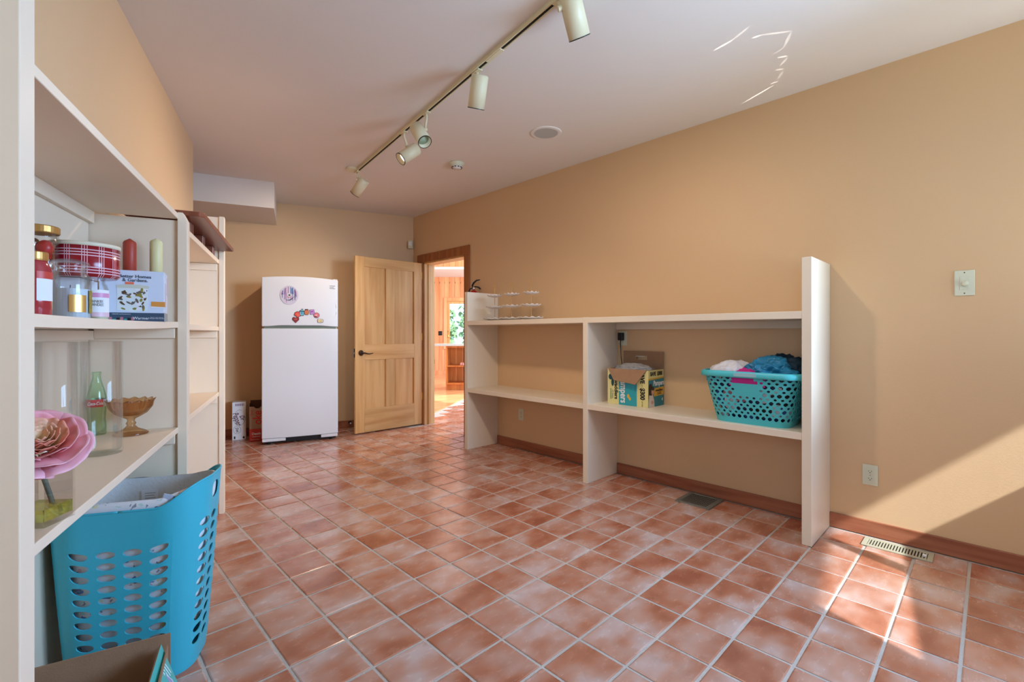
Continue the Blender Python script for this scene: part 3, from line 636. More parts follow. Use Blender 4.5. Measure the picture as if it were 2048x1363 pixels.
b = BM(); box(b, (.032, -.0012, .012), (.05, 0, .034), M=Rm); box(b, (-.05, -.0012, .012), (-.036, 0, .04), M=Rm); finish('printed_block', b, dkink, parent=cb)
cb2 = lthing('soda_carton', 'opened red and tan soda carton squeezed beside the refrigerator', 'carton', -.355, 5.63, 0)
tan = mm('tan_print', 168, 136, 112)
b = BM(); box(b, (-.062, 0, 0), (.062, .13, .13)); finish('red_end', b, mm('carton_red', 196, 52, 40), parent=cb2, bevel=.002)
b = BM()
prism(b, [(-.062, .13), (.062, .13), (.062, .365), (.045, .365), (.030, .345), (-.005, .345), (-.022, .365), (-.062, .365)], 'y', 0, .002); finish('front_print', b, tan, parent=cb2)
b = BM(); box(b, (-.062, .002, .13), (-.060, .13, .395)); box(b, (.060, .002, .13), (.062, .13, .395)); box(b, (-.062, .128, .13), (.062, .13, .418)); finish('carton_wall', b, mat('dark_carton', sr(96, 62, 50), .8), parent=cb2)
I4 = Matrix.Identity(4)
text('oke', .125, sodared, facing(.016, .245, rot=-PI/2, m0=I4), cb2, .78, .1, bold=.002)
text('Diet', .04, sodared, facing(-.040, .30, rot=-PI/2, m0=I4), cb2, .8, 0)
text('Death', .034, white_paper, facing(.002, .077, m0=I4), cb2, 1.0, 0, bold=.0012); 
b = BM(); box(b, (-.036, -.0012, .045), (.04, 0, .050)); box(b, (-.05, -.0012, .014), (.03, 0, .017)); finish('printed_line', b, white_paper, parent=cb2)
# door stop on baseboard
ds = lthing('door_stop', 'small round dark door stop on the baseboard beside the refrigerator', 'door stop', .623, UB-.014, .062)
b = BM(); lathe(b, [(0, 0), (.018, 0), (.018, .006), (.008, .010), (.008, .05), (.014, .052), (.014, .066), (0, .068)], 16, M=axes((0, 0, 0), (1, 0, 0), (0, -1, 0))); finish('post', b, bronze_m, parent=ds, smooth=True)
b = BM(); lathe(b, [(0, .0), (.010, 0), (.010, .006), (0, .008)], 14, M=axes((0, -.067, 0), (1, 0, 0), (0, -1, 0))); finish('rubber_tip', b, white_paper, parent=ds)
# motion sensor in the corner
ms_ = thing('motion_sensor', 'small white motion sensor high in the corner above the door', 'sensor', (3.235, 5.165, 2.215), RZL-.5)
b = BM(); box(b, (-.03, -.02, 0), (.03, .02, .105)); finish('housing', b, ivory_m, parent=ms_, bevel=.008)
b = BM(); box(b, (-.022, -.024, .04), (.022, -.018, .085)); finish('lens', b, white_paper, parent=ms_, bevel=.003)

# ------------------------------------------------------------------ ceiling fixtures
sp = thing('ceiling_speaker', 'round white flush speaker in the ceiling', 'speaker', (2.611, 2.314, H), 0)
b = BM(); lathe(b, [(.088, -.004), (.110, -.007), (.116, -.004), (.118, 0)], 48, cap=False); finish('rim', b, ceil_m, parent=sp, smooth=True)
b = BM(); lathe(b, [(0, -.005), (.088, -.005), (.090, 0)], 48); finish('grille', b, mat('speaker_cloth', sr(190, 188, 182), .8, bump=.5, bump_scale=600), parent=sp)
sm = thing('smoke_detector', 'small round white smoke detector on the ceiling', 'smoke detector', (2.515, 3.27, H), 0)
b = BM(); lathe(b, [(.068, 0), (.066, -.012), (.052, -.022), (.050, -.034)], 32); finish('base', b, ivory_m, parent=sm, smooth=True)
b = BM(); lathe(b, [(.050, -.026), (.044, -.036), (.036, -.046), (.0, -.048)], 32); finish('cap', b, white_paper, parent=sm, smooth=True)
b = BM()
for i in range(10):
    a = 2*PI*i/10; box(b, (.040, -.007, -.044), (.047, .007, -.038), M=Matrix.Rotation(a, 4, 'Z'))
finish('slot', b, black_m, parent=sm)
tr_ = thing('lighting_track', 'ivory lighting track running along the ceiling', 'lighting track', (1.59, 1.332, H), 0)
Td = Vector((.1378, .9905, 0)).normalized(); Mt = axes((0, 0, 0), (Td.y, -Td.x, 0), (0, 0, 1))
b = BM(); y0, y1 = -.75, 2.73
box(b, (-.016, y0, -.008), (.016, y1, 0), M=Mt); box(b, (-.016, y0, -.022), (-.008, y1, -.008), M=Mt); box(b, (.008, y0, -.022), (.016, y1, -.008), M=Mt); finish('rail', b, track_m, parent=tr_, bevel=.001)
b = BM(); box(b, (-.0078, y0, -.018), (.0078, y1, -.0081), M=Mt); finish('channel', b, dark_m, parent=tr_)
b = BM(); box(b, (-.010, .44, -.024), (.017, .58, -.008), M=Mt); finish('connector', b, track_m, parent=tr_, bevel=.002)
b = BM(); lathe(b, [(0, -.018), (.055, -.018), (.062, -.012), (.062, 0)], 28, M=Mt @ Matrix.Translation((-.035, y1+.0, 0))); finish('feed_canopy', b, track_m, parent=tr_, smooth=False)
blackrim = mat('black_baffle', sr(26, 24, 22), .35)
def spot(lab, mount, cen, ax, L=.165, R=.046, lit=False, power=0):
    mount = Vector(mount); cen = Vector(cen); ax = Vector(ax).normalized()
    t = thing('track_light', lab, 'spotlight', mount, 0, 'spotlights on the ceiling track')
    c = cen-mount; M = aim(c - ax*L/2, ax)
    b = BM(); lathe(b, [(0, 0), (R-.006, 0), (R, .006), (R, L), (R-.004, L), (R-.004, L*.35), (0, L*.35)], 40, M=M); finish('lamp_shade', b, track_m, parent=t, smooth=False, mods=None)
    for f in t.children[0].data.polygons: f.use_smooth = abs(f.normal.dot(ax)) < .5
    b = BM(); lathe(b, [(R-.0035, L*.55), (R-.0035, L+.001), (R+.0006, L+.001), (R+.0006, L-.003)], 40, M=M, cap=False); finish('baffle_ring', b, blackrim, parent=t)
    b = BM(); lathe(b, [(0, L*.62), (R*.5, L*.66), (R*.86, L*.80)], 32, M=M)
    finish('bulb', b, bulb_lit if lit else bulb_off, parent=t, smooth=True)
    if power:  # warm fill is added even in heads whose bulb is unlit
        sd = bpy.data.lights.new('track_bulb_fill', 'SPOT'); sd.energy = power; sd.color = (1, .80, .60); sd.spot_size = math.radians(125); sd.spot_blend = 1; sd.shadow_soft_size = .035
        so = bpy.data.objects.new('track_bulb_fill', sd); COL.objects.link(so); so.location = cen + ax*(L*.5+.004); so.rotation_euler = ax.to_track_quat('-Z', 'Y').to_euler()
    # stem and swivel
    b = BM(); top = Vector((0, 0, H-.022-mount.z)); back = c - ax*L*.22
    side = Vector((mount.x-cen.x, mount.y-cen.y, 0)); side = side-ax*side.dot(ax); side = side.normalized() if side.length > 1e-3 else Vector((0, 0, 0))
    kn = back + side*(R+.004)
    tube(b, [top, Vector((0, 0, min(0, top.z-.01))), kn*.5+Vector((0, 0, -.0)), kn], .0085, 10); finish('stem', b, track_m, parent=t, smooth=True)
    b = BM(); lathe(b, [(0, -.012), (.013, -.012), (.013, .012), (0, .012)], 16, M=aim(kn, side if side.length else (1, 0, 0))); finish('swivel', b, track_m, parent=t)
    b = BM(); box(b, (-.016, -.035, top.z-.004), (.016, .035, top.z+.004), M=Mt); finish('adapter', b, track_m, parent=t, bevel=.002)
    return t
bulb_lit = mat('lit_bulb', sr(255, 230, 215), .3, emit=((1, .80, .68, 1), 2.2)); bulb_off = mat('bulb_glass', sr(170, 190, 165), .15, coat=.5)
Z_ = Vector((0, 0, 1))
spot('track spotlight at far end of the track, tilted toward lower left', (1.965, 4.028, 2.58), (1.981, 4.015, 2.472), -KX*.62-Z_*.7+KY*.25, power=36)
spot('lit track spotlight, second from the far end, glowing bulb showing', (1.827, 3.006, 2.58), (1.858, 2.99, 2.458), -KX*.60-Z_*.60-KY*.42, lit=True, power=36)
spot('track spotlight tilted toward camera with dark baffle, third from the far end', (1.773, 2.635, 2.58), (1.742, 2.662, 2.466), KX*.38-Z_*.66-KY*.38, L=.17)
spot('track spotlight hanging almost straight down, second nearest', (1.695, 2.018, 2.59), (1.683, 1.995, 2.482), -KX*.17-Z_*.88+KY*.42, power=38, L=.17, R=.047)
spot('nearest track spotlight at the top edge, tilted right', (1.590, 1.332, 2.60), (1.652, 1.298, 2.560), KX*.34-Z_*.80+KY*.50, power=36, L=.19, R=.049)

# ------------------------------------------------------------------ wall plates, vents
def plate(nm, lab, cat, y, z, w_=.072, h_=.115):
    t = thing(nm, lab, cat, (XW, y, z), 0); b = BM(); prism(b, [(-w_/2, -h_/2), (w_/2, -h_/2), (w_/2, h_/2), (-w_/2, h_/2)], 'x', -.006, 0); finish('plate', b, ivory_m, parent=t, bevel=.0025); return t
def outlet(lab, y, z, nm='wall_outlet'):
    t = plate(nm, lab, 'outlet', y, z)
    for s in (-1, 1):
        b = BM(); prism(b, [(.0165*math.cos(a)*1.0, s*.0205+max(-.0115, min(.0115, .0165*math.sin(a)))) for a in [2*PI*i/24 for i in range(24)]], 'x', -.0085, -.005); f = finish('receptacle', b, ivory_m, parent=t)
        b = BM(); box(b, (-.0089, -.0075, s*.0205-.001), (-.0080, -.0055, s*.0205+.007)); box(b, (-.0089, .0055, s*.0205-.001), (-.0080, .0075, s*.0205+.006)); lathe(b, [(0, -.0004), (.0024, -.0004), (.0024, .0004), (0, .0004)], 10, M=axes((-.0086, 0, s*.0205-.006), (0, 1, 0), (1, 0, 0))); finish('slot', b, black_m, parent=f)
    b = BM(); lathe(b, [(0, 0), (.003, 0), (.003, .001), (0, .0015)], 10, M=axes((-.006, 0, 0), (0, 1, 0), (-1, 0, 0))); finish('screw', b, chrome_m, parent=t); return t
outlet('ivory wall outlet right of the shelving, above the floor vent', .476, .341)
outlet('ivory wall outlet low on wall inside the far shelving bay', 3.238, .339)
outlet('ivory wall outlet behind the black charger in near shelving bay', 2.080, 1.098)
pl = thing('power_adapter', 'black plug-in power adapter in the outlet above the diaper box', 'adapter', (XW-.009, 2.086, 1.105), 0)
b = BM(); box(b, (-.035, -.022, -.022), (0, .022, .040)); finish('housing', b, black_m, parent=pl, bevel=.006)
b = BM(); tube(b, [(-.02, .002, -.02), (-.02, .004, -.05), (-.012, .006, -.09), (-.006, .006, -.16), (-.004, -.01, -.3), (-.004, -.02, -.48)], .0025, 8, radii=[.005, .004, .0028, .0025, .0025, .0025]); finish('cord', b, black_m, parent=pl, smooth=True)
dm = plate('dimmer_switch', 'ivory dimmer switch with round knob high on the right wall', 'switch', .094, 1.394, .075, .128)
b = BM(); box(b, (-.0075, -.017, -.034), (-.0055, .017, .034)); finish('insert', b, ivory_m, parent=dm, bevel=.0008)
b = BM(); lathe(b, [(0, 0), (.014, 0), (.0135, .014), (.011, .018), (0, .019)], 24, M=axes((-.007, -.002, -.004), (0, 1, 0), (-1, 0, 0))); finish('knob', b, ivory_m, parent=dm, smooth=True)
for s in (-1, 1):
    b = BM(); lathe(b, [(0, 0), (.003, 0), (.003, .001), (0, .0015)], 10, M=axes((-.006, 0, s*.052), (0, 1, 0), (-1, 0, 0))); finish('screw', b, bronze_m, parent=dm)
def vent(lab, x0, x1, y0, y1, fl, nsl, m, mi, kind='grid'):
    cx, cy = (x0+x1)/2, (y0+y1)/2; hx, hy = (x1-x0)/2, (y1-y0)/2
    t = thing('floor_vent', lab, 'vent', (cx, cy, .001), 0)
    b = BM(); ix, iy = hx-fl, hy-fl
    for a, c in (((-hx, -hy), (hx, -iy)), ((-hx, iy), (hx, hy)), ((-hx, -iy), (-ix, iy)), ((ix, -iy), (hx, iy))): box(b, (a[0], a[1], -.001), (c[0], c[1], .005))
    finish('frame', b, m, parent=t, bevel=.0015)
    b = BM(); box(b, (-ix, -iy, -.002), (ix, iy, .0005)); finish('duct_opening', b, dark_m, parent=t)
    for i in range(nsl):
        y = -iy + (i+.5)*2*iy/nsl; wd = 2*iy/nsl*(.2 if kind == 'grid' else .27); b = BM(); box(b, (-ix, y-wd, .0006), (ix, y+wd, .0014 if kind == 'grid' else .004)); finish('slat', b, m, parent=t)
    if kind == 'grid':
        for i in range(1, 6):
            x = -ix+i*2*ix/6; b = BM(); box(b, (x-.0015, -iy, .0004), (x+.0015, iy, .0012)); finish('cross_bar', b, m, parent=t)
    else:
        b = BM(); box(b, (-.01, -iy+.004, .0005), (.01, -iy+.02, .009)); finish('lever', b, white_paper, parent=t, bevel=.001)
    return t
pewter_m = mat('pewter_metal', sr(140, 152, 148), .35, metal=.6); vent_m = mat('taupe_vent', sr(176, 172, 150), .4)
vent('square-ish pewter grid floor vent under the near shelving bay', 3.015, 3.268, 1.272, 1.505, .028, 15, pewter_m, 0)
vent('narrow taupe slotted floor vent on tiles right of the shelving', 3.112, 3.240, .203, .492, .022, 20, vent_m, 0, 'slots')

# fire extinguisher hung behind tall far end panel
fe = thing('fire_extinguisher', 'small red fire extinguisher with black handle behind the far end panel', 'fire extinguisher', (3.215, 3.885, 1.215), 0)
b = BM(); lathe(b, [(0, 0), (.048, 0), (.054, .01), (.055, .30), (.05, .345), (.035, .372), (.018, .385), (0, .386)], 32); finish('cylinder', b, redpaint, parent=fe, smooth=True)
b = BM(); lathe(b, [(.014, .38), (.016, .41), (.012, .425), (0, .43)], 16); finish('valve', b, chrome_m, parent=fe, smooth=True)
b = BM(); tube(b, [-KX*.02+Z_*.42, KX*.02+Z_*.425, KX*.05+Z_*.42, KX*.075+Z_*.40], .008, 8); finish('carry_handle', b, black_m, parent=fe, smooth=True)
b = BM(); tube(b, [-KX*.018+Z_*.43, KX*.0+Z_*.465, KX*.03+Z_*.492, KX*.07+Z_*.50], .009, 8, radii=[.009, .010, .009, .004]); finish('lever', b, black_m, parent=fe, smooth=True)
b = BM(); tube(b, [-KX*.01+Z_*.41, -KX*.04+Z_*.40, -KX*.055+Z_*.36, -KX*.058+Z_*.25], .008, 8); finish('hose', b, black_m, parent=fe, smooth=True)
b = BM(); box(b, (.045, -.02, .15), (.075, .02, .36)); finish('wall_bracket', b, chrome_m, parent=fe)

# ------------------------------------------------------------------ three tiered dessert stands
china_m = mat('white_china', sr(232, 226, 222), .25)
def scal(n_s, R0):
    def f(r, z, a):
        kk = (r/R0)**6; return (r*(1+.035*kk*math.cos(a*n_s)), z + .0065*kk*math.cos(a*n_s))
    return f
def stand(name_lab, x, y):
    t = thing('dessert_stand', name_lab, 'cake stand', (x, y, 1.2605), 0, 'tiered dessert stands on the top shelf')
    for z, R0 in ((.004, .112), (.118, .088), (.228, .072)):
        b = BM(); lathe(b, [(0, 0), (R0*.45, 0), (R0*.62, .003), (R0*.85, .010), (R0, .017), (R0*.985, .020), (R0*.82, .0125), (R0*.6, .006), (R0*.4, .003), (0, .003)], 60, M=Matrix.Translation((0, 0, z)), rfun=scal(11, R0)); finish('plate', b, china_m, parent=t, smooth=True)
    b = BM(); lathe(b, [(0, .006), (.0035, .006), (.0035, .318), (0, .318)], 10); finish('rod', b, brass_m, parent=t)
    b = BM(); pts = [Vector((.011*math.cos(a)*1, 0, .336+.018*math.sin(a))) for a in [2*PI*i/20-PI/2 for i in range(21)]]
    pts = [KX*p.x+Z_*p.z for p in pts]; tube(b, pts, .0022, 6); finish('ring_handle', b, brass_m, parent=t)
    b = BM(); 
    for z in (.018+.006, .122+.006, .232+.006): lathe(b, [(0, z), (.006, z), (.006, z+.006), (0, z+.007)], 10)
    finish('collar', b, brass_m, parent=t); return t
stand('rightmost of the three white scalloped dessert stands', 3.05, 2.88); stand('middle one of the three white scalloped dessert stands', 3.045, 3.125); stand('leftmost of the three white scalloped dessert stands, beside the end panel', 3.05, 3.365)

# ------------------------------------------------------------------ diaper box
teal_p = mm('carton_teal', 40, 160, 176); yell_p = mm('carton_yellow', 222, 212, 146); gold_p = mm('carton_gold', 214, 168, 60); ink = mm('black_ink', 30, 32, 34); dteal = mm('carton_dark_teal', 10, 96, 110)
dbx = thing('diaper_box', 'opened teal and yellow diaper box on the near middle shelf', 'box', (3.05, 1.722, .6025), 0)
W_, D_, Hb = .345, .225, .268        # along Y, along X
b = BM(); box(b, (0, 0, 0), (.004, W_, Hb)); box(b, (D_-.004, 0, 0), (D_, W_, Hb)); box(b, (.004, 0, 0), (D_-.004, .004, Hb)); box(b, (.004, W_-.004, 0), (D_-.004, W_, Hb)); box(b, (.004, .004, 0), (D_-.004, W_-.004, .004)); finish('carton', b, card_m, parent=dbx)
def dface(nm, y0, y1, z0, z1, m, e=.0012):    # printed on the face toward the room (-X); measured from the near corner
    b = BM(); box(b, (-e, y0, z0), (0, y1, z1)); return finish(nm, b, m, parent=dbx)
dface('yellow_panel', 0, W_, 0, Hb, yell_p, .0006); dface('teal_panel', .092, .245, 0, Hb, teal_p)
def tx(y, z, rot=-PI/2, x=-.0022):  # upright text plane facing -X ; reading direction right = -Y
    c, s = math.cos(rot), math.sin(rot); return axes((x, y, z), (0, -c, s), (-1, 0, 0))
text('Pampers', .076, white_paper, tx(.205, .112), dbx, .74, 0, bold=.0016)
text('swaddlers', .042, ink, tx(.268, .118), dbx, .95, 0, bold=.0012)
text('SAVE', .046, ink, tx(.047, .215), dbx, .85, 0, bold=.0018); text('$300', .050, ink, tx(.047, .096), dbx, .85, 0, bold=.002); text('up to', .012, ink, tx(.047, .155), dbx, .8)
text('per year', .012, ink, tx(.047, .022), dbx)
b = BM(); prism(b, ell(.010, .016, 16, .163, .070), 'x', -.002, 0); prism(b, ell(.010, .013, 16, .150, .052), 'x', -.002, 0); finish('heart_mark', b, gold_p, parent=dbx)
b = BM(); prism(b, ell(.018, .022, 14, .318, .205), 'x', -.002, 0); prism(b, ell(.012, .03, 14, .300, .165), 'x', -.002, 0); finish('leaf_print', b, mm('leaf_dark', 20, 70, 80), parent=dbx)
text('12 hours\nprotection', .019, mm('small_teal', 30, 110, 120), tx(.306, .075), dbx)
# side panel facing -Y
def sface(nm, pts, m, e=.0012):
    b = BM(); prism(b, pts, 'y', -e, 0); return finish(nm, b, m, parent=dbx)
sface('yellow_side', [(0, 0), (D_, 0), (D_, Hb), (0, Hb)], yell_p, .0006); sface('teal_side', [(0, 0), (D_, 0), (D_, .205), (0, .205)], mm('side_teal', 24, 130, 146), .0010)
sface('gold_band', [(.075, .075), (D_, .080), (D_, .140), (.09, .135)], gold_p, .0014); sface('gold_edge', [(0, .196), (D_, .204), (D_, .214), (0, .208)], gold_p, .0014)
def ts(x, z, y=-.0024): return axes((x, y, z), (1, 0, 0), (0, -1, 0))
text('SAVE  $300', .040, ink, ts(D_/2, .240), dbx, .9, 0, bold=.0016); text('Pampers', .052, white_paper, ts(.150, .170), dbx, .9, .05, bold=.0015)
text('swaddlers', .026, ink, ts(.155, .118), dbx, 1.05, 0, bold=.0006); text('our softest\nprotection', .013, ink, ts(.155, .096), dbx); text('4', .03, white_paper, ts(.20, .045), dbx, 1, 0, bold=.001)
# printed photo of parent and baby: hair, faces, clothing as flat shapes
sface('photo_hair', [(.004, .06), (.05, .09), (.06, .14), (.04, .172), (.014, .170), (.004, .15)], mm('photo_dark', 40, 26, 26), .0014)
sface('photo_face', ell(.018, .024, 18, .060, .112), mm('photo_skin', 214, 160, 136), .0020); sface('photo_hair', ell(.019, .015, 14, .062, .135), MATS['photo_dark'], .0024)
sface('photo_clothing', [(.004, .0), (.088, .0), (.08, .05), (.062, .088), (.035, .085), (.01, .09)], mm('photo_shirt', 226, 212, 206), .0016); sface('photo_hand', ell(.018, .013, 14, .055, .035), MATS['photo_skin'], .0020)
# flaps
b = BM(); q = [Vector((-.002, .012, Hb)), Vector((-.002, W_-.005, Hb)), Vector((-.030, W_-.075, Hb-.085)), Vector((-.040, .080, Hb-.105))]
prism_v = [b.verts.new(p) for p in q] + [b.verts.new(p+Vector((-.004, 0, .002))) for p in q]
for f in ((0, 1, 2, 3), (7, 6, 5, 4), (0, 4, 5, 1), (1, 5, 6, 2), (2, 6, 7, 3), (3, 7, 4, 0)): b.faces.new([prism_v[i] for i in f])
finish('front_flap', b, card_m, parent=dbx)
b = BM(); c0 = D_-.003; n0 = 16
hp = []
outer = [(.0, Hb), (W_, Hb), (W_, Hb+.132), (.0, Hb+.132)]
# back flap with hand hole: strips around the slot
for a, c in (((0, 0), (W_, .062)), ((0, .095), (W_, .130)), ((0, .062), (.135, .095)), ((.225, .062), (W_, .095))): box(b, (c0, a[0], Hb+a[1]), (c0+.004, c[0], Hb+c[1]))
finish('back_flap', b, card_m, parent=dbx)
b = BM(); box(b, (c0-.018, .150, Hb+.088), (c0, .225, Hb+.092), M=None); finish('hand_hole_tab', b, white_paper, parent=dbx)
# crumpled clear wrap sticking out of box
bag_m = mat('clear_wrap', (.95, .97, 1, 1), .12, trans=.75, ior=1.2)
def crumple(nm, lab, cat, loc, sx, sy, sz, m, seed, amp=.3, fr_=3.0, sub=5, parent=None, rz=0, ridged=True, flat=.0, cut=None, shape=None):
    b = BM(); bmesh.ops.create_icosphere(b, subdivisions=sub, radius=1)
    for v in b.verts:
        p = v.co.copy(); q = p*fr_ + Vector((seed*3.7, seed*1.3, seed*2.1))
        n = noise.noise(q); n2 = noise.noise(q*2.3); n3 = noise.noise(q*5.1)
        d = ((1-abs(n)*2)*.55 + (1-abs(n2)*2)*.30 + (1-abs(n3)*2)*.15 - .45) if ridged else n+.4*n2
        p *= 1+amp*d
        if p.z < flat: p.z = flat + (p.z-flat)*.15
        if shape: p = shape(p)
        v.co = Vector((p.x*sx, p.y*sy, p.z*sz))
    o = finish(nm, b, m, parent=parent, smooth=True); o.location = loc; o.rotation_euler = (0, 0, rz)
    if lab: tag(o, lab, cat)
    return o
crumple('plastic_wrap', 'crumpled clear plastic wrap bulging from the diaper box', 'plastic wrap', (3.150, 1.90, .862), .085, .145, .045, bag_m, 5, .55, 3.2, 4)

# ------------------------------------------------------------------ perforated basket walls
def rrect(a, c, r, t):
    """point on rounded rectangle (half sizes a,c, radius r), t in [0,1), starting mid of -Y side, counter-clockwise"""
    segs = [(a-r, 's', (0, -c), (1, 0)), (PI*r/2, 'c', (a-r, -c+r), -PI/2), (2*(c-r), 's', (a, -c+r), (0, 1)), (PI*r/2, 'c', (a-r, c-r), 0), (2*(a-r), 's', (a-r, c), (-1, 0)), (PI*r/2, 'c', (-a+r, c-r), PI/2), (2*(c-r), 's', (-a, c-r), (0, -1)), (PI*r/2, 'c', (-a+r, -c+r), PI), (a-r, 's', (-a+r, -c), (1, 0))]
    tot = sum(s[0] for s in segs); d = (t % 1)*tot
    for L_, k_, p, q in segs:
        if d <= L_+1e-9:
            if k_ == 's': return (p[0]+q[0]*d, p[1]+q[1]*d)
            an = q + d/r; return (p[0]+r*math.cos(an), p[1]+r*math.sin(an))
        d -= L_
    return (0, -c)
def hole_cell(bm, s0, s1, t0, t1, hole, mapf, n=16, grid=None):
    """cell rectangle in (s,t) with an opening; hole = list of (s,t) or None"""
    if hole is None:
        ns = max(1, round((s1-s0)/ (grid or (s1-s0)))) 
        for i in range(ns):
            a, c = s0+(s1-s0)*i/ns, s0+(s1-s0)*(i+1)/ns
            bm.faces.new([bm.verts.new(mapf(*p)) for p in ((a, t0), (c, t0), (c, t1), (a, t1))])
        return
    cs, ct = (s0+s1)/2, (t0+t1)/2; H_, O_ = [], []
    for (hs, ht) in hole:
        dx, dy = hs-cs, ht-ct; k_ = min((s1-s0)/2/abs(dx) if abs(dx) > 1e-9 else 9e9, (t1-t0)/2/abs(dy) if abs(dy) > 1e-9 else 9e9)
        O_.append((cs+dx*k_, ct+dy*k_)); H_.append((hs, ht))
    # insert exact corners by snapping nearest
    for cx_, cy_ in ((s0, t0), (s1, t0), (s1, t1), (s0, t1)):
        j = min(range(len(O_)), key=lambda i: (O_[i][0]-cx_)**2/(s1-s0)**2 + (O_[i][1]-cy_)**2/(t1-t0)**2); O_[j] = (cx_, cy_)
    hv = [bm.verts.new(mapf(*p)) for p in H_]; ov = [bm.verts.new(mapf(*p)) for p in O_]; n = len(hv)
    for i in range(n): bm.faces.new((ov[i], ov[(i+1) % n], hv[(i+1) % n], hv[i]))
def ellh(cs, ct, a, c, n=16, e=1.0):
    out = []
    for i in range(n):
        an = 2*PI*(i+.5)/n; C, S_ = math.cos(an), math.sin(an); out.append((cs+a*math.copysign(abs(C)**e, C), ct+c*math.copysign(abs(S_)**e, S_)))
    return out

# teal laundry hamper (foreground left)
ha = math.atan2(-.458, .889)
hm = thing('laundry_hamper', 'tall teal plastic hamper with oval holes beside the near bookcase', 'hamper', (.213, 2.062, 0), ha)
HA0, HC0, HA1, HC1, HH = .178, .125, .228, .158, .575
def rimz(s, x, a1):
    q = max(0, min(1, (abs(x)/a1-.42)/.58)); return HH + .066*q*q*(3-2*q)
def hmap(s, t, inset=0.0, top=None):
    kk = t**.85; a = HA0+(HA1-HA0)*kk-inset; c = HC0+(HC1-HC0)*kk-inset; x, y = rrect(a, c, .085+.035*t, s)
    rz_ = rimz(s, x, a); return Vector((x, y, t*rz_))
per = 2*(HA1+HC1)*2*.93
b = BM(); ncol = 18; t_lo, t_hi, nrow = .10, .80, 11
rowh = (t_hi-t_lo)/nrow
# which columns carry holes: four on each long side, three on each short one
def side_of(s):
    x, y = rrect(HA1, HC1, .12, s); return x, y
for i in range(ncol):
    s0, s1 = i/ncol, (i+1)/ncol; sc = (s0+s1)/2; x, y = side_of(sc)
    on = i not in (2, 6, 11, 15)
    hole_cell(b, s0, s1, 0, t_lo, None, hmap, grid=(s1-s0)/4)
    for j in range(nrow):
        a0, a1 = t_lo+rowh*j, t_lo+rowh*(j+1)
        hole_cell(b, s0, s1, a0, a1, ellh(sc, (a0+a1)/2, (s1-s0)*.36, rowh*.33, 20) if on else None, hmap, grid=(s1-s0)/4)
    # upper band, with the hand hole in the short sides
    for a0, a1 in ((t_hi, .84), (.84, .975), (.975, 1.0)):
        hand = i in (4, 13) and a0 == .84
        hole_cell(b, s0, s1, a0, a1, ellh(sc, (a0+a1)/2, (s1-s0)*.47, (a1-a0)*.34, 20, .8) if hand else None, hmap, grid=(s1-s0)/4)
bmesh.ops.remove_doubles(b, verts=b.verts, dist=1e-5)
hb = finish('basket_body', b, teal_m, parent=hm, smooth=True, mods=[('SOLIDIFY', dict(thickness=.0032, offset=0)), ('EDGE_SPLIT', dict(split_angle=math.radians(40)))])
b = BM(); prism(b, [rrect(HA0, HC0, .085, i/40) for i in range(40)], 'z', 0, .004); finish('bottom', b, teal_m, parent=hm)
b = BM(); N = 96; pts = [hmap(i/N, 1.0)+Vector((0, 0, .001)) for i in range(N)]; tube(b, pts+[pts[0]], .0035, 8); finish('rim', b, teal_m, parent=hm, smooth=True)
# fabric liner folded over inside, standing a little proud of the rim
b = BM(); N = 64; rows = []
for t, ins, dz in ((.22, .014, 0), (.35, .013, 0), (.5, .012, 0), (.65, .012, 0), (.8, .011, 0), (.9, .011, 0), (.97, .010, 0), (1.0, .010, .018), (1.0, .012, .026), (1.0, .018, .027)):
    rows.append([b.verts.new(Vector(((p := hmap(i/N, t, ins)).x, p.y, (HH*t if t >= .9 else p.z*1.0) + (p.z-HH*t)*.35*(t >= .9) + dz + .004*noise.noise(Vector((i*.3, t*3, 1)))))) for i in range(N)])
for A, B in zip(rows, rows[1:]):
    for i in range(N): b.faces.new((A[i], A[(i+1) % N], B[(i+1) % N], B[i]))
b.faces.new(rows[0][::-1]) 
finish('fabric_liner', b, floral_m, parent=hm, smooth=True)
b = BM(); rows = []
for t, ins, dz in ((1.0, .0185, .027), (1.0, .019, -.03), (.75, .020, 0), (.5, .020, 0), (.23, .022, 0)):
    rows.append([b.verts.new(Vector(((p := hmap(i/N, t, ins)).x, p.y, HH*t + dz + (p.z-HH*t)*.35*(t >= .9)))) for i in range(N)])
for A, B in zip(rows, rows[1:]):
    for i in range(N): b.faces.new((A[i], A[(i+1) % N], B[(i+1) % N], B[i]))
b.faces.new(rows[-1])
finish('liner_inside', b, mat('white_cotton', sr(226, 226, 224), .8, bump=.2, bump_scale=90), parent=hm, smooth=True)
b = BM(); p = hmap(.52, .93, .0225); Mtag = axes((p.x, p.y, p.z), (1, 0, 0), (0, -1, 0))
box(b, (-.028, -.034, 0), (.024, .022, .0012), M=Mtag); lt_ = finish('care_label', b, white_paper, parent=hm)
b = BM()
for i in range(4): box(b, (-.018, -.018+i*.009, .0012), (.012+(.004 if i % 2 else 0), -.0165+i*.009, .0018), M=Mtag)
finish('printed_line', b, grey_ink, parent=lt_)
b = BM(); p = hmap(.10, 1.0, .013); box(b, (-.014, -.002, -.004), (.014, .002, .028), M=Matrix.Translation((p.x, p.y, HH+.012)) @ Matrix.Rotation(.3, 4, 'Y')); finish('fabric_tab', b, mat('tab_print', sr(190, 200, 220), .7), parent=hm)

# open shipping carton in front of it
cbx = thing('cardboard_box', 'open brown shipping box with teal printed side in the lower left corner', 'box', (.235, 1.640, 0), math.atan2(-.25, .97)+0.0)
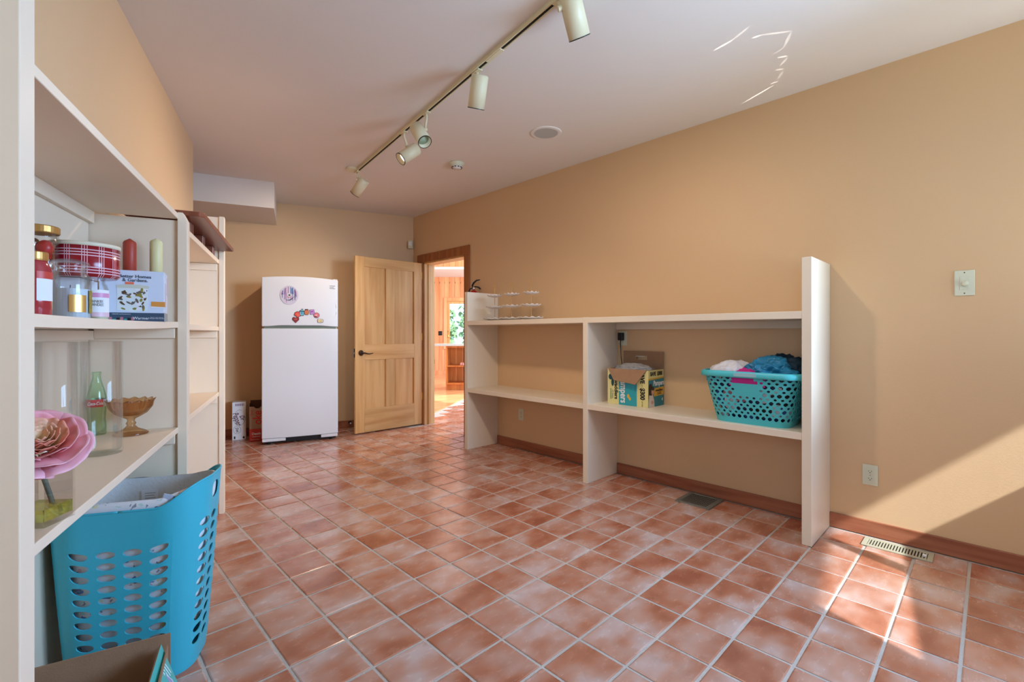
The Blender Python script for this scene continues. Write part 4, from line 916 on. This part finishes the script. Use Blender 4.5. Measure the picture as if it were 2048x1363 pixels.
# local axes: +X = toward the right (outer normal of right wall), -Y toward the camera
hz = .272
b = BM()
prism(b, [(-.36, 0), (0, 0), (0, hz+.012), (-.34, hz+.012), (-.36, hz)], 'y', -.004, 0); finish('back_wall', b, card_m, parent=cbx)
b = BM(); box(b, (-.36, -.40, 0), (-.356, -.004, hz)); box(b, (-.356, -.40, 0), (-.004, -.396, hz*.9)); box(b, (-.356, -.396, 0), (-.004, -.004, .004)); finish('box_wall', b, card_m, parent=cbx)
b = BM(); box(b, (-.006, -.40, 0), (-.003, -.022, hz-.01)); finish('box_wall', b, card_m, parent=cbx)
# folded-out printed flap, seen from outside
pA, pB, pC, pD = Vector((-.018, -.030, hz+.002)), Vector((-.026, -.40, hz-.004)), Vector((.060, -.36, .13)), Vector((.035, -.10, .17))
nf = (pB-pA).cross(pD-pA).normalized(); nf = nf if nf.x > 0 else -nf
b = BM(); v0 = [b.verts.new(p) for p in (pA, pB, pC, pD)]; v1 = [b.verts.new(p-nf*.004) for p in (pA, pB, pC, pD)]
b.faces.new(v0).material_index = 1; b.faces.new(v1[::-1])
for i in range(4): b.faces.new((v0[i], v0[(i+1) % 4], v1[(i+1) % 4], v1[i]))
fl_ = finish('side_flap', b, [card_m, mm('box_teal', 70, 176, 170)], parent=cbx)
MF = axes(pA+nf*.0006, (0, -1, -.02), nf)
yv = MF.to_3x3() @ Vector((0, 1, 0)); sg = -1 if yv.z > 0 else 1
def fp(nm, pts, m, e):
    b = BM(); prism(b, [(x, sg*y) for x, y in pts], 'z', 0, e, M=MF); return finish(nm, b, m, parent=fl_)
fp('printed_label', [(.088, .030), (.105, .062), (.095, .105), (.076, .070)], mm('label_white', 225, 235, 235), .0004)
fp('printed_pattern', [(.088, .040), (.100, .063), (.094, .092), (.080, .068)], mm('label_lilac', 150, 150, 190), .0008)
for i in range(3): fp('printed_line', [(.050+.012*i, .020), (.054+.012*i, .020), (.060+.012*i, .060), (.056+.012*i, .060)], MATS['label_white'], .0004)
# near flap, only its tip is in view
b = BM(); prism(b, [(0, 0), (.16, .02), (.13, .10), (0, .10)], 'z', 0, .004, M=axes((.002, -.36, hz-.03), (1, .25, .06), (0, 0, 1))); finish('end_flap', b, card_m, parent=cbx)

# ------------------------------------------------------------------ basket with clothes on the right shelf
bk = thing('laundry_basket', 'turquoise basket with diamond holes full of clothes on near middle shelf', 'basket', (3.072, 1.000, .6025), PI/2)
# local X along +Y world (long), local Y = -X world
BA0, BC0, BA1, BC1, BH = .205, .140, .266, .194, .310
def bmap(s, t, ins=0.0):
    a = BA0+(BA1-BA0)*t-ins; c = BC0+(BC1-BC0)*t-ins; x, y = rrect(a, c, .07, s); return Vector((x, y, t*BH))
b = BM(); nc = 40; rows_ = []; t = .10
big, small = .088, .060
lay = []
while t < .86:
    lay.append((t, t+big, True)); t += big; lay.append((t, t+small, False)); t += small
lay = lay[:-1]; tl = lay[-1][1]
for i in range(nc):
    s0, s1 = i/nc, (i+1)/nc; hole_cell(b, s0, s1, 0, .10, None, bmap)
    for (a0, a1, bg_) in lay:
        o_ = 0 if bg_ else .5/nc; q0, q1 = s0+o_, s1+o_; sc = (q0+q1)/2; x, y = rrect(BA1, BC1, .07, sc)
        skip = (a0 > .52 and abs(x) < .078 and y > 0) or (a0 > .52 and abs(x) < .078 and y < 0)
        if bg_: h_ = ellh(sc, (a0+a1)/2, (q1-q0)*.36, (a1-a0)*.44, 8, 1.25)
        else: h_ = ellh(sc, (a0+a1)/2, (q1-q0)*.24, (a1-a0)*.40, 8, 1.25)
        hole_cell(b, q0, q1, a0, a1, None if skip else h_, bmap)
    hole_cell(b, s0, s1, tl, .99, None, bmap)
bmesh.ops.remove_doubles(b, verts=b.verts, dist=1e-5)
de = []
for f in b.faces:
    c = f.calc_center_median()
    if abs(c.x-.012) < .062 and abs(c.y) > .12 and .778*BH < c.z < .93*BH: de.append(f)
bmesh.ops.delete(b, geom=de, context='FACES')
finish('basket_body', b, teal2_m, parent=bk, smooth=True, mods=[('SOLIDIFY', dict(thickness=.003, offset=0)), ('EDGE_SPLIT', dict(split_angle=math.radians(40)))])
b = BM(); prism(b, [rrect(BA0, BC0, .07, i/40) for i in range(40)], 'z', 0, .004); finish('bottom', b, teal2_m, parent=bk)
b = BM(); N = 80; rows = []
for ins, z in ((.002, .277), (-.012, .277), (-.016, .285), (-.014, .305), (-.006, .312), (.002, .310)):
    rows.append([b.verts.new((*rrect(BA1-ins, BC1-ins, .078, i/N), z-.010*math.sin(PI*min(1, max(0, 0))))) for i in range(N)])
for A, B in zip(rows, rows[1:]):
    for i in range(N): b.faces.new((A[i], A[(i+1) % N], B[(i+1) % N], B[i]))
finish('rim', b, teal2_m, parent=bk, smooth=True, mods=[('SOLIDIFY', dict(thickness=.002, offset=0))])
grip = mm('pale_grip', 150, 190, 200)
magenta_m = mat('magenta_cloth', sr(206, 40, 140), .7, bump=.3, bump_scale=30)
b = BM(); box(b, (-.062, BC1+.0155, .284), (.062, BC1+.017, .305)); finish('grip', b, grip, parent=bk, bevel=.001)
# clothes
def cloth(nm, r, g, b_, rough=.75): return mat(nm, sr(r, g, b_), rough, bump=.25, bump_scale=40)
def wclip(p): return p
b = BM(); box(b, (-.10, BC1-.024, .225), (.10, BC1-.014, .276)); pk2 = finish('pink_cloth', b, magenta_m, bevel=.01); pk2.location = bk.location; pk2.rotation_euler = bk.rotation_euler; tag(pk2, 'magenta cloth pressed behind the hand opening of the turquoise basket', 'clothing')
tee = crumple('folded_shirt', 'crumpled white shirt at left in the turquoise basket', 'clothing', (3.045, 1.130, .885), .120, .130, .085, cloth('white_cloth', 226, 224, 230), 2, .28, 1.6, 5, flat=-.3)
jk = crumple('blue_jacket', 'shiny blue jacket heaped at right in the turquoise basket', 'clothing', (3.03, .900, .910), .115, .140, .085, cloth('blue_nylon', 36, 128, 170, .35), 9, .42, 1.25, 6, flat=-.3)
nv = crumple('dark_garment', 'dark teal garment behind the blue jacket in the basket', 'clothing', (3.135, .870, .915), .105, .125, .095, cloth('dark_cloth', 18, 48, 66), 4, .30, 1.5, 5, flat=-.3)
pk = crumple('pink_garment', 'magenta garment showing under the blue jacket in the basket', 'clothing', (2.985, 1.010, .882), .085, .110, .050, magenta_m, 6, .25, 1.6, 5, flat=-.3)
inside_m, n_, l_, p_ = new_mat('mixed_clothes'); tc_ = n_.new('ShaderNodeTexCoord'); vr = n_.new('ShaderNodeTexVoronoi'); vr.inputs['Scale'].default_value = 16; l_.new(tc_.outputs['Object'], vr.inputs['Vector']); rmp_ = n_.new('ShaderNodeValToRGB'); rmp_.color_ramp.interpolation = 'CONSTANT'
sp3 = n_.new('ShaderNodeSeparateXYZ'); l_.new(vr.outputs['Color'], sp3.inputs[0]); l_.new(sp3.outputs[0], rmp_.inputs[0]); l_.new(rmp_.outputs[0], p_.inputs['Base Color'])
els = rmp_.color_ramp.elements; els[0].color = sr(30, 34, 70); els[1].position = .35; els[1].color = sr(24, 24, 30)
for ps, c in ((.52, sr(216, 210, 214)), (.68, sr(190, 120, 130)), (.78, sr(60, 90, 150)), (.88, sr(220, 190, 160))): e_ = els.new(ps); e_.color = c
b = BM(); N = 40; rows = []
for t in (.03, .2, .4, .6, .8, .93): rows.append([b.verts.new(bmap(i/N, t, .012)+Vector((0, 0, 0))+Vector((noise.noise(Vector((i*.5, t*9, 0))), noise.noise(Vector((i*.5, t*9, 5))), 0))*.006) for i in range(N)])
for A, B in zip(rows, rows[1:]):
    for i in range(N): b.faces.new((A[i], A[(i+1) % N], B[(i+1) % N], B[i]))
b.faces.new(rows[0][::-1]); b.faces.new(rows[-1])
pile = finish('clothes_pile', b, inside_m, smooth=True); pile.location = bk.location; pile.rotation_euler = bk.rotation_euler; pile['kind'] = 'stuff'; tag(pile, 'mixed dark and white clothes seen through the basket holes', 'clothes')

# ------------------------------------------------------------------ things on the lower left shelf (z .758)
ZS = .7585
def Lx(v, u, z=ZS): return LF(v, u, z)
def vase(lab, v, u, R, h_, g='tall clear cylinder vases on the lower shelf'):
    t = thing('glass_vase', lab, 'vase', Lx(v, u), 0, g); b = BM(); lathe(b, [(0, 0), (R-.002, 0), (R, .003), (R, h_-.001), (R-.0015, h_), (R-.003, h_-.001), (R-.003, .014), (R-.006, .010), (0, .009)], 48); finish('glass', b, glass_m, parent=t, smooth=True); return t
vase('right-hand tall clear glass cylinder vase in front of the soda bottle', -.552, 1.900, .053, .356)
vase('left-hand tall clear glass cylinder vase behind the pink rose', -.640, 1.83, .053, .356)
bt_ = thing('soda_bottle', 'green glass contour soda bottle with red label behind the vase', 'bottle', Lx(-.672, 2.262), 0)
b = BM(); lathe(b, [(0, 0), (.027, 0), (.029, .006), (.0295, .03), (.0265, .055), (.0285, .085), (.0300, .105), (.0300, .135), (.027, .155), (.019, .185), (.0135, .208), (.0125, .226), (.0145, .228), (.0145, .236), (.0115, .236), (.0105, .226), (.0115, .208), (.017, .185), (.025, .155), (.0275, .135), (.0275, .105), (.026, .085), (.024, .055), (.027, .03), (.026, .010), (0, .008)], 36); finish('glass', b, green_glass, parent=bt_, smooth=True)
b = BM(); lathe(b, [(.0304, .106), (.0306, .134)], 40); bm_faces = list(b.faces)
bmesh.ops.delete(b, geom=[f for f in b.faces if len(f.verts) > 4], context='FACES')
for f in b.faces:
    c = f.calc_center_median(); f.material_index = 0 if (c.x*-.69+c.y*-.72)*1.0 > .004 or c.x < -.02 else 1
finish('label', b, [mm('label_red', 196, 34, 40), mat('label_silver', sr(190, 190, 186), .3, metal=.6)], parent=bt_, smooth=True)
dcam = (Vector((0, 0, 0))-Lx(-.672, 2.262, 0)).normalized(); xr = Z_.cross(dcam)*1.0
text('Coca-Cola', .0165, white_paper, axes(dcam*.0318+Vector((0, 0, .1195))-xr*.004, xr, dcam), bt_, .62, .3, bold=.0003)
cp = thing('compote', 'footed amber glass compote on the lower left shelf', 'compote', Lx(-.556, 2.215), 0)
def flut(r, z, a): return (r*(1+(.045*math.cos(a*14) if r > .05 and z > .085 else 0)), z+(.003*math.cos(a*14) if z > .122 else 0))
b = BM(); lathe(b, [(0, .0), (.052, 0), (.054, .004), (.046, .010), (.022, .022), (.012, .034), (.016, .042), (.011, .050), (.013, .058), (.028, .066), (.050, .080), (.064, .102), (.068, .122), (.074, .130), (.071, .130), (.065, .122), (.060, .102), (.047, .084), (.026, .072), (0, .068)], 84, rfun=flut); finish('glass', b, amber_glass, parent=cp, smooth=True)
# rose in small square glass
rg = thing('bud_vase', 'small square glass with yellow-green water holding the pink rose', 'vase', Lx(-.462, 1.262), RZL-.35)
b = BM(); 
def sq(hs, z0, z1, m=0): box(b, (-hs, -hs, z0), (hs, hs, z1), m)
sh = .036
for (x0, x1, y0, y1) in ((-sh, sh, -sh, -sh+.003), (-sh, sh, sh-.003, sh), (-sh, -sh+.003, -sh+.003, sh-.003), (sh-.003, sh, -sh+.003, sh-.003)): box(b, (x0, y0, 0), (x1, y1, .115))
box(b, (-sh+.003, -sh+.003, 0), (sh-.003, sh-.003, .010)); finish('glass', b, glass_m, parent=rg)
b = BM(); box(b, (-sh+.0032, -sh+.0032, .0102), (sh-.0032, sh-.0032, .034)); finish('water', b, mat('green_water', (.80, .82, .12, 1), .02, trans=.8, ior=1.33), parent=rg)
rose = thing('rose', 'large pink garden rose with peach centre in the bud vase', 'flower', Lx(-.462, 1.262, ZS+.012), 0)
stem_m = mat('stem_green', sr(84, 110, 100), .6)
b = BM(); tube(b, [(.02, .014, 0), (.012, .004, .04), (0, 0, .09), (0, 0, .125)], .0045, 8); finish('stem', b, stem_m, parent=rose, smooth=True)
def petal_mat(nm, inner, outer, r0=.03, r1=.075):
    m, n, l, p = new_mat(nm); tc = n.new('ShaderNodeTexCoord'); s = n.new('ShaderNodeVectorMath'); s.operation = 'LENGTH'
    sb = n.new('ShaderNodeVectorMath'); sb.operation = 'SUBTRACT'; sb.inputs[1].default_value = (0, 0, .15); l.new(tc.outputs['Object'], sb.inputs[0]); l.new(sb.outputs[0], s.inputs[0])
    r = n.new('ShaderNodeValToRGB'); r.color_ramp.elements[0].position = r0; r.color_ramp.elements[0].color = inner; r.color_ramp.elements[1].position = r1; r.color_ramp.elements[1].color = outer
    l.new(s.outputs['Value'], r.inputs[0]); l.new(r.outputs[0], p.inputs['Base Color']); p.inputs['Roughness'].default_value = .6; p.inputs['Subsurface Weight'].default_value = .15; p.inputs['Subsurface Scale'].default_value = .01; return m
pet_m = petal_mat('petal_pink', sr(236, 120, 116), sr(248, 182, 192)); pet_in = petal_mat('petal_peach', sr(250, 222, 176), sr(242, 146, 126), .018, .058)
axr = (Vector((0, 0, 1))*.75 + dcam*.55 + KX*.1).normalized()
MR = aim((-.004, -.002, .134), axr)
rr = random.Random(11)
for ringi, (n_p, R_in, R_out, tilt, hgt, mm_) in enumerate(((6, .030, .080, .38, .020, pet_m), (6, .028, .078, .62, .036, pet_m), (7, .022, .066, .85, .044, pet_m), (9, .014, .052, .95, .042, pet_in), (9, .008, .042, 1.1, .036, pet_in), (9, .005, .034, 1.2, .036, pet_in), (7, .002, .026, 1.35, .030, pet_in))):
    for i in range(n_p):
        a = 2*PI*(i+rr.uniform(-.15, .15))/n_p + ringi*.5; b = BM(); NU, NV = 9, 6; g = []
        wang = 2*PI/n_p*(.78 if ringi < 3 else 1.2)
        for vv in range(NV+1):
            t = vv/NV; row = []
            for uu in range(NU+1):
                s = -1+2*uu/NU; prof = math.sin(min(1, t*1.05+.06)*PI*.5)**.6
                edge = 1-.18*abs(s)**2.5*t; rad = (R_in*.55+R_in*0+(R_out-R_in*.3)*t*edge*math.cos(tilt*.8)+ R_in*.0)
                zz = (R_out-R_in*.3)*t*edge*math.sin(tilt) + .010*(t**2)*math.cos(s*1.2) - .014*(s*s)*t*(1-tilt*.3) + (.003+.009*t)*noise.noise(Vector((s*2.6+i*3, t*3, ringi)))
                an = a + s*wang*prof; zz += -.022*(t**3)*(1-min(1, tilt)) 
                row.append(b.verts.new(MR @ Vector((rad*math.cos(an), rad*math.sin(an), zz-.006+ringi*.0035))))
            g.append(row)
        for vv in range(NV):
            for uu in range(NU): b.faces.new((g[vv][uu], g[vv][uu+1], g[vv+1][uu+1], g[vv+1][uu]))
        finish('petal', b, mm_, parent=rose, smooth=True, mods=[('SUBSURF', dict(levels=1, render_levels=1)), ('SOLIDIFY', dict(thickness=.0008))])

# ------------------------------------------------------------------ things on the upper left shelf (top about z 1.18)
def US(v, u): 
    t = (u-1.044)/1.261; return 1.176*(1-t)+1.187*t-(1.1815-1.1765)*4*t*(1-t)+.0004
bx = thing('wax_warmer_box', 'white box with floral candle warmer picture on the upper left shelf', 'box', LF(-.508, 2.040, US(0, 2.0)), -.22)
BW, BD, BHt = .178, .115, .178
b = BM(); box(b, (-BW/2, 0, 0), (BW/2, BD, BHt)); finish('carton', b, mat('box_white', sr(214, 222, 236), .35), parent=bx, bevel=.001)
def bface(nm, pts, m, e=.001):
    b = BM(); prism(b, pts, 'y', -e, 0); return finish(nm, b, m, parent=bx)
navy = mm('box_navy', 62, 82, 102)
bface('navy_band', rc(BW/2, .015, 0, .0155), navy, .0006); b = BM(); box(b, (BW/2, 0, 0), (BW/2+.0006, BD, .032)); finish('grey_band', b, mm('side_grey', 150, 150, 150), parent=bx)
b = BM(); box(b, (BW/2, .02, .05), (BW/2+.0006, .06, .14)); box(b, (BW/2, .08, .10), (BW/2+.0006, .14, .165)); finish('side_print', b, mm('side_pink', 206, 190, 200), parent=bx)
F0 = lambda x, z, e=.0012: axes((x, -e, z), (1, 0, 0), (0, -1, 0))
text('Better Homes', .0155, navy, F0(.008, .157), bx, 1.0, 0, bold=.00015); text('& Gardens.', .0155, navy, F0(.008, .144), bx, 1.0, 0, bold=.00015)
text('Warmer', .013, white_paper, F0(.024, .0115), bx, 1, 0, bold=.0001); text('CERAMIC & FRAGRANCE', .0045, white_paper, F0(-.03, .025), bx); text('electric wax warmer\nsoft glow bulb included', .0045, white_paper, F0(.068, .013), bx)
b = BM()
for i in range(9): box(b, (-BW/2+.006+i*.010, -.0012, .004), (-BW/2+.014+i*.010, 0, .009+.003*(i % 3)), i % 3)
finish('coloured_strip', b, [mm('strip_teal', 40, 160, 150), mm('strip_black', 30, 24, 28), mm('strip_pink', 190, 120, 130)], parent=bx)
bface('warmer_body', [(-.042, .038)] + [(-.042+.084*i/10, .034+.006*abs(i/5-1)) for i in range(11)] + [(.042, .120), (-.042, .120)], mm('warmer_white', 226, 232, 230), .0008)
bface('warmer_rim', [(-.044, .116), (.046, .116), (.046, .125), (.020, .129), (-.02, .129), (-.044, .125)], mm('rim_cream', 208, 208, 190), .0012); bface('melt_cube', rc(.012, .0055, -.008, .132), mm('melt_orange', 236, 120, 90), .0010)
rr = random.Random(5); lm = [mm('leaf_brown', 92, 66, 44), mm('leaf_olive', 146, 134, 60), mm('leaf_grey', 110, 100, 90), mm('petal_print', 240, 236, 238)]
cnt = 0
for i in range(40):
    x, z = rr.uniform(-.034, .036), rr.uniform(.044, .112); an = rr.uniform(0, PI); a_, c_ = rr.uniform(.006, .010), rr.uniform(.0025, .004)
    pts = [(x+a_*math.cos(2*PI*q/10)*math.cos(an)-c_*math.sin(2*PI*q/10)*math.sin(an), z+a_*math.cos(2*PI*q/10)*math.sin(an)+c_*math.sin(2*PI*q/10)*math.cos(an)) for q in range(10)]
    bface('printed_leaf', pts, lm[i % 4], .0010+.00002*i)
bface('wax_melts', rc(.020, .009, .072, .062), mm('melt_amber', 226, 150, 70), .0010); bface('melt_dish', [(.05, .050), (.092, .046), (.0965, .046), (.0965, .052), (.05, .054)], white_paper, .0012)
def shelf_thing(nm, lab, cat, v, u, g=None): return thing(nm, lab, cat, LF(v, u, US(v, u)), RZL, g)
# big clear jar candle with gold label
j = shelf_thing('jar_candle', 'large clear glass jar candle with square gold label', 'candle', -.575, 1.738, 'candles on the upper left shelf')
b = BM(); lathe(b, [(0, 0), (.052, 0), (.056, .004), (.0565, .110), (.050, .128), (.043, .136), (.043, .146), (.052, .152), (.054, .158), (.050, .166), (.03, .172), (0, .174), (0, .170), (.03, .168), (.045, .162), (.040, .150), (.040, .134), (.048, .124), (.0545, .108), (.054, .006), (0, .006)], 44); finish('glass_jar', b, glass_m, parent=j, smooth=True)
b = BM(); lathe(b, [(0, .0062), (.0535, .0062), (.0535, .088), (0, .086)], 40); finish('wax', b, mat('pale_wax', sr(206, 214, 220), .5), parent=j, smooth=False)
def curved_label(par, nm, R, a0, a1, z0, z1, m, n=12, Mx=None):
    b = BM(); pr = None
    for i in range(n+1):
        a = a0+(a1-a0)*i/n; p = Vector((R*math.cos(a), R*math.sin(a), 0)); q = [b.verts.new(p+Vector((0, 0, z0))), b.verts.new(p+Vector((0, 0, z1)))]
        if pr: b.faces.new((pr[0], q[0], q[1], pr[1]))
        pr = q
    return finish(nm, b, m, parent=par, smooth=True)
# angle (in the left frame) that faces the camera from the shelf
ac = math.atan2(-1.73, .577)
sq_ = .82
gold_lab = mat('gold_label', sr(220, 176, 104), .3, metal=.7)
curved_label(j, 'gold_label', .0571, ac-.05, ac+.80, .022, .070, gold_lab); curved_label(j, 'green_label', .0571, ac+1.0, ac+1.5, .02, .085, mat('herb_print', sr(150, 130, 60), .5, noise_amt=.6, noise_scale=120))
b = BM(); tube(b, [(0, 0, .086), (.001, 0, .100)], .0012, 6); finish('wick', b, black_m, parent=j)
# small pink jar behind right
j = shelf_thing('jar_candle', 'slim glass jar candle with pink and white label behind the warmer box', 'candle', -.561, 1.886, 'candles on the upper left shelf')
b = BM(); lathe(b, [(0, 0), (.036, 0), (.038, .004), (.038, .098), (.033, .112), (.027, .120), (.027, .130), (.034, .136), (.033, .146), (.02, .152), (0, .153), (0, .149), (.026, .143), (.024, .128), (.024, .118), (.031, .110), (.0362, .096), (.036, .005), (0, .005)], 36); finish('glass_jar', b, glass_m, parent=j, smooth=True)
b = BM(); lathe(b, [(0, .0052), (.0355, .0052), (.0355, .094), (0, .094)], 32); finish('wax', b, mat('cream_wax', sr(232, 224, 190), .5), parent=j)
pink_l = mm('label_pink', 216, 150, 186); curved_label(j, 'label', .0386, ac-1.3, ac+1.3, .012, .096, white_paper); curved_label(j, 'pink_stripe', .0389, ac-1.3, ac+1.3, .072, .086, pink_l); curved_label(j, 'pink_stripe', .0389, ac-1.3, ac+1.3, .012, .026, mm('label_blush', 226, 190, 200))
o_ = text('YANKEE\nCANDLE', .012, grey_ink, Matrix.Rotation(ac, 4, 'Z') @ axes((.0393, 0, .054), (0, 1, 0), (1, 0, 0)), j, .9)
# red candle jar with gold lid
j = shelf_thing('jar_candle', 'red jar candle with gold lid and white label beside the near upright', 'candle', -.590, 1.570, 'candles on the upper left shelf')
b = BM(); lathe(b, [(0, 0), (.040, 0), (.042, .004), (.042, .125), (.034, .140), (.030, .148), (0, .148)], 36); finish('wax_jar', b, mat('red_wax_glass', sr(168, 50, 56), .12, coat=.6), parent=j, smooth=True)
b = BM(); lathe(b, [(0, .146), (.033, .146), (.034, .150), (.034, .166), (.032, .168), (0, .168)], 32); finish('lid', b, mat('gold_lid', sr(196, 150, 84), .35, metal=.6), parent=j)
curved_label(j, 'label', .0426, ac+.2, ac+1.5, .045, .118, white_paper); curved_label(j, 'printed_fruit', .0429, ac+.2, ac+1.5, .100, .118, mm('label_fruit', 200, 70, 60)); curved_label(j, 'green_label', .0426, ac-1.5, ac-.5, .03, .14, mm('label_green', 60, 140, 80))
# ornament jar stacked behind, on a white carton
wb = shelf_thing('white_carton', 'plain white carton under the plaid tin on the upper left shelf', 'box', -.640, 1.960)
b = BM(); box(b, (-.060, -.08, 0), (.040, .07, .132)); finish('carton', b, white_paper, parent=wb, bevel=.001)
zc = US(0, 1.96)+.133
tn = thing('plaid_tin', 'round red plaid candle tin with cream rim on top of white carton', 'tin', LF(-.597, 1.915, zc), RZL)
m, n_, l_, p_ = new_mat('plaid_print'); tc_ = n_.new('ShaderNodeTexCoord'); sp_ = n_.new('ShaderNodeSeparateXYZ'); l_.new(tc_.outputs['Object'], sp_.inputs[0])
at2 = n_.new('ShaderNodeMath'); at2.operation = 'ARCTAN2'; l_.new(sp_.outputs[1], at2.inputs[0]); l_.new(sp_.outputs[0], at2.inputs[1])
def stripes(src, freq, centers, wd):
    mu = n_.new('ShaderNodeMath'); mu.operation = 'MULTIPLY'; mu.inputs[1].default_value = freq; l_.new(src, mu.inputs[0]); fr2 = n_.new('ShaderNodeMath'); fr2.operation = 'FRACT'; l_.new(mu.outputs[0], fr2.inputs[0]); outs = None
    for c in centers:
        s1 = n_.new('ShaderNodeMath'); s1.operation = 'COMPARE'; s1.inputs[1].default_value = c; s1.inputs[2].default_value = wd; l_.new(fr2.outputs[0], s1.inputs[0])
        if outs is None: outs = s1.outputs[0]
        else:
            mxx = n_.new('ShaderNodeMath'); mxx.operation = 'MAXIMUM'; l_.new(outs, mxx.inputs[0]); l_.new(s1.outputs[0], mxx.inputs[1]); outs = mxx.outputs[0]
    return outs
v1 = stripes(at2.outputs[0], 2.1, (.15, .30, .45), .022); v2 = stripes(sp_.outputs[2], 19, (.22, .38, .54), .03)
mxx = n_.new('ShaderNodeMath'); mxx.operation = 'MAXIMUM'; l_.new(v1, mxx.inputs[0]); l_.new(v2, mxx.inputs[1])
mc = n_.new('ShaderNodeMix'); mc.data_type = 'RGBA'; mc.inputs['A'].default_value = sr(150, 16, 30); mc.inputs['B'].default_value = sr(230, 190, 200); l_.new(mxx.outputs[0], mc.inputs['Factor']); l_.new(mc.outputs['Result'], p_.inputs['Base Color']); p_.inputs['Roughness'].default_value = .2
RT = .086
b = BM(); lathe(b, [(0, 0), (RT-.008, 0), (RT, .008), (RT, .095), (RT-.003, .095), (RT-.003, .012), (0, .010)], 56); finish('tin_body', b, m, parent=tn, smooth=False)
for f in tn.children[0].data.polygons: f.use_smooth = abs(f.normal.z) < .5
b = BM(); lathe(b, [(RT-.004, .094), (RT+.001, .094), (RT+.002, .100), (RT+.001, .106), (RT-.004, .106), (RT-.006, .1)], 56, closed=True); finish('rim', b, mat('cream_rim', sr(222, 212, 186), .5), parent=tn, smooth=True)
b = BM(); lathe(b, [(0, .07), (RT-.004, .07)], 40); finish('wax', b, MATS['cream_wax'], parent=tn)
oj = thing('ornament_jar', 'glass jar of red and clear ornaments with gold lid, topmost at left', 'jar', LF(-.667, 1.816, US(0, 1.8)), RZL)
b = BM(); lathe(b, [(0, 0), (.050, 0), (.052, .004), (.052, .245), (.046, .262), (.042, .262), (.046, .244), (.049, .24), (.049, .005), (0, .005)], 36); finish('glass_jar', b, glass_m, parent=oj, smooth=True)
b = BM(); lathe(b, [(0, .262), (.050, .262), (.052, .265), (.052, .282), (.048, .285), (0, .285)], 36); finish('lid', b, MATS['gold_lid'], parent=oj)
for i, (x, y, z, c) in enumerate(((-.018, -.01, .225, chrome_m), (.020, -.018, .218, redpaint), (.0, .022, .20, redpaint), (-.02, .01, .17, MATS['label_pink']), (.018, .0, .165, chrome_m), (0, 0, .12, redpaint), (.01, -.02, .08, chrome_m), (-.02, 0, .06, redpaint), (.0, 0, .027, chrome_m))):
    b = BM(); bmesh.ops.create_uvsphere(b, u_segments=20, v_segments=12, radius=.0235); o = finish('bauble', b, c, parent=oj, smooth=True); o.location = (x, y, z)
# pillar candles on white holders behind the box
def pillar(lab, v, u, m, hh, top):
    t = shelf_thing('pillar_candle', lab, 'candle', v, u, 'candles on the upper left shelf')
    b = BM(); lathe(b, [(0, 0), (.036, 0), (.037, .006), (.030, .016), (.016, .030), (.013, .060), (.018, .085), (.028, .100), (.030, hh), (0, hh)], 28); finish('candle_holder', b, MATS['white_china'], parent=t, smooth=True)
    b = BM(); lathe(b, [(0, hh), (.0205, hh), (.0205, top-.018), (.018, top-.012), (.002, top-.001), (0, top)], 28); finish('wax', b, m, parent=t, smooth=False)
    for f in t.children[1].data.polygons: f.use_smooth = True
    b = BM(); tube(b, [(0, 0, top-.003), (.0008, 0, top+.008)], .0011, 6); finish('wick', b, white_paper, parent=t)
pillar('red pillar candle on a white holder behind the warmer box', -.560, 2.215, mat('red_wax', sr(178, 66, 48), .45), .115, .313)
pillar('ivory pillar candle on a white holder behind the warmer box', -.480, 2.222, mat('ivory_wax', sr(226, 214, 160), .45), .115, .322)

for o in list(bpy.data.objects):
    if o.type == 'EMPTY' and (o.name.startswith('jar_candle') or o.name.startswith('ornament_jar')): o.scale = (.82, .82, .96 if o.name.startswith('ornament') else 1)
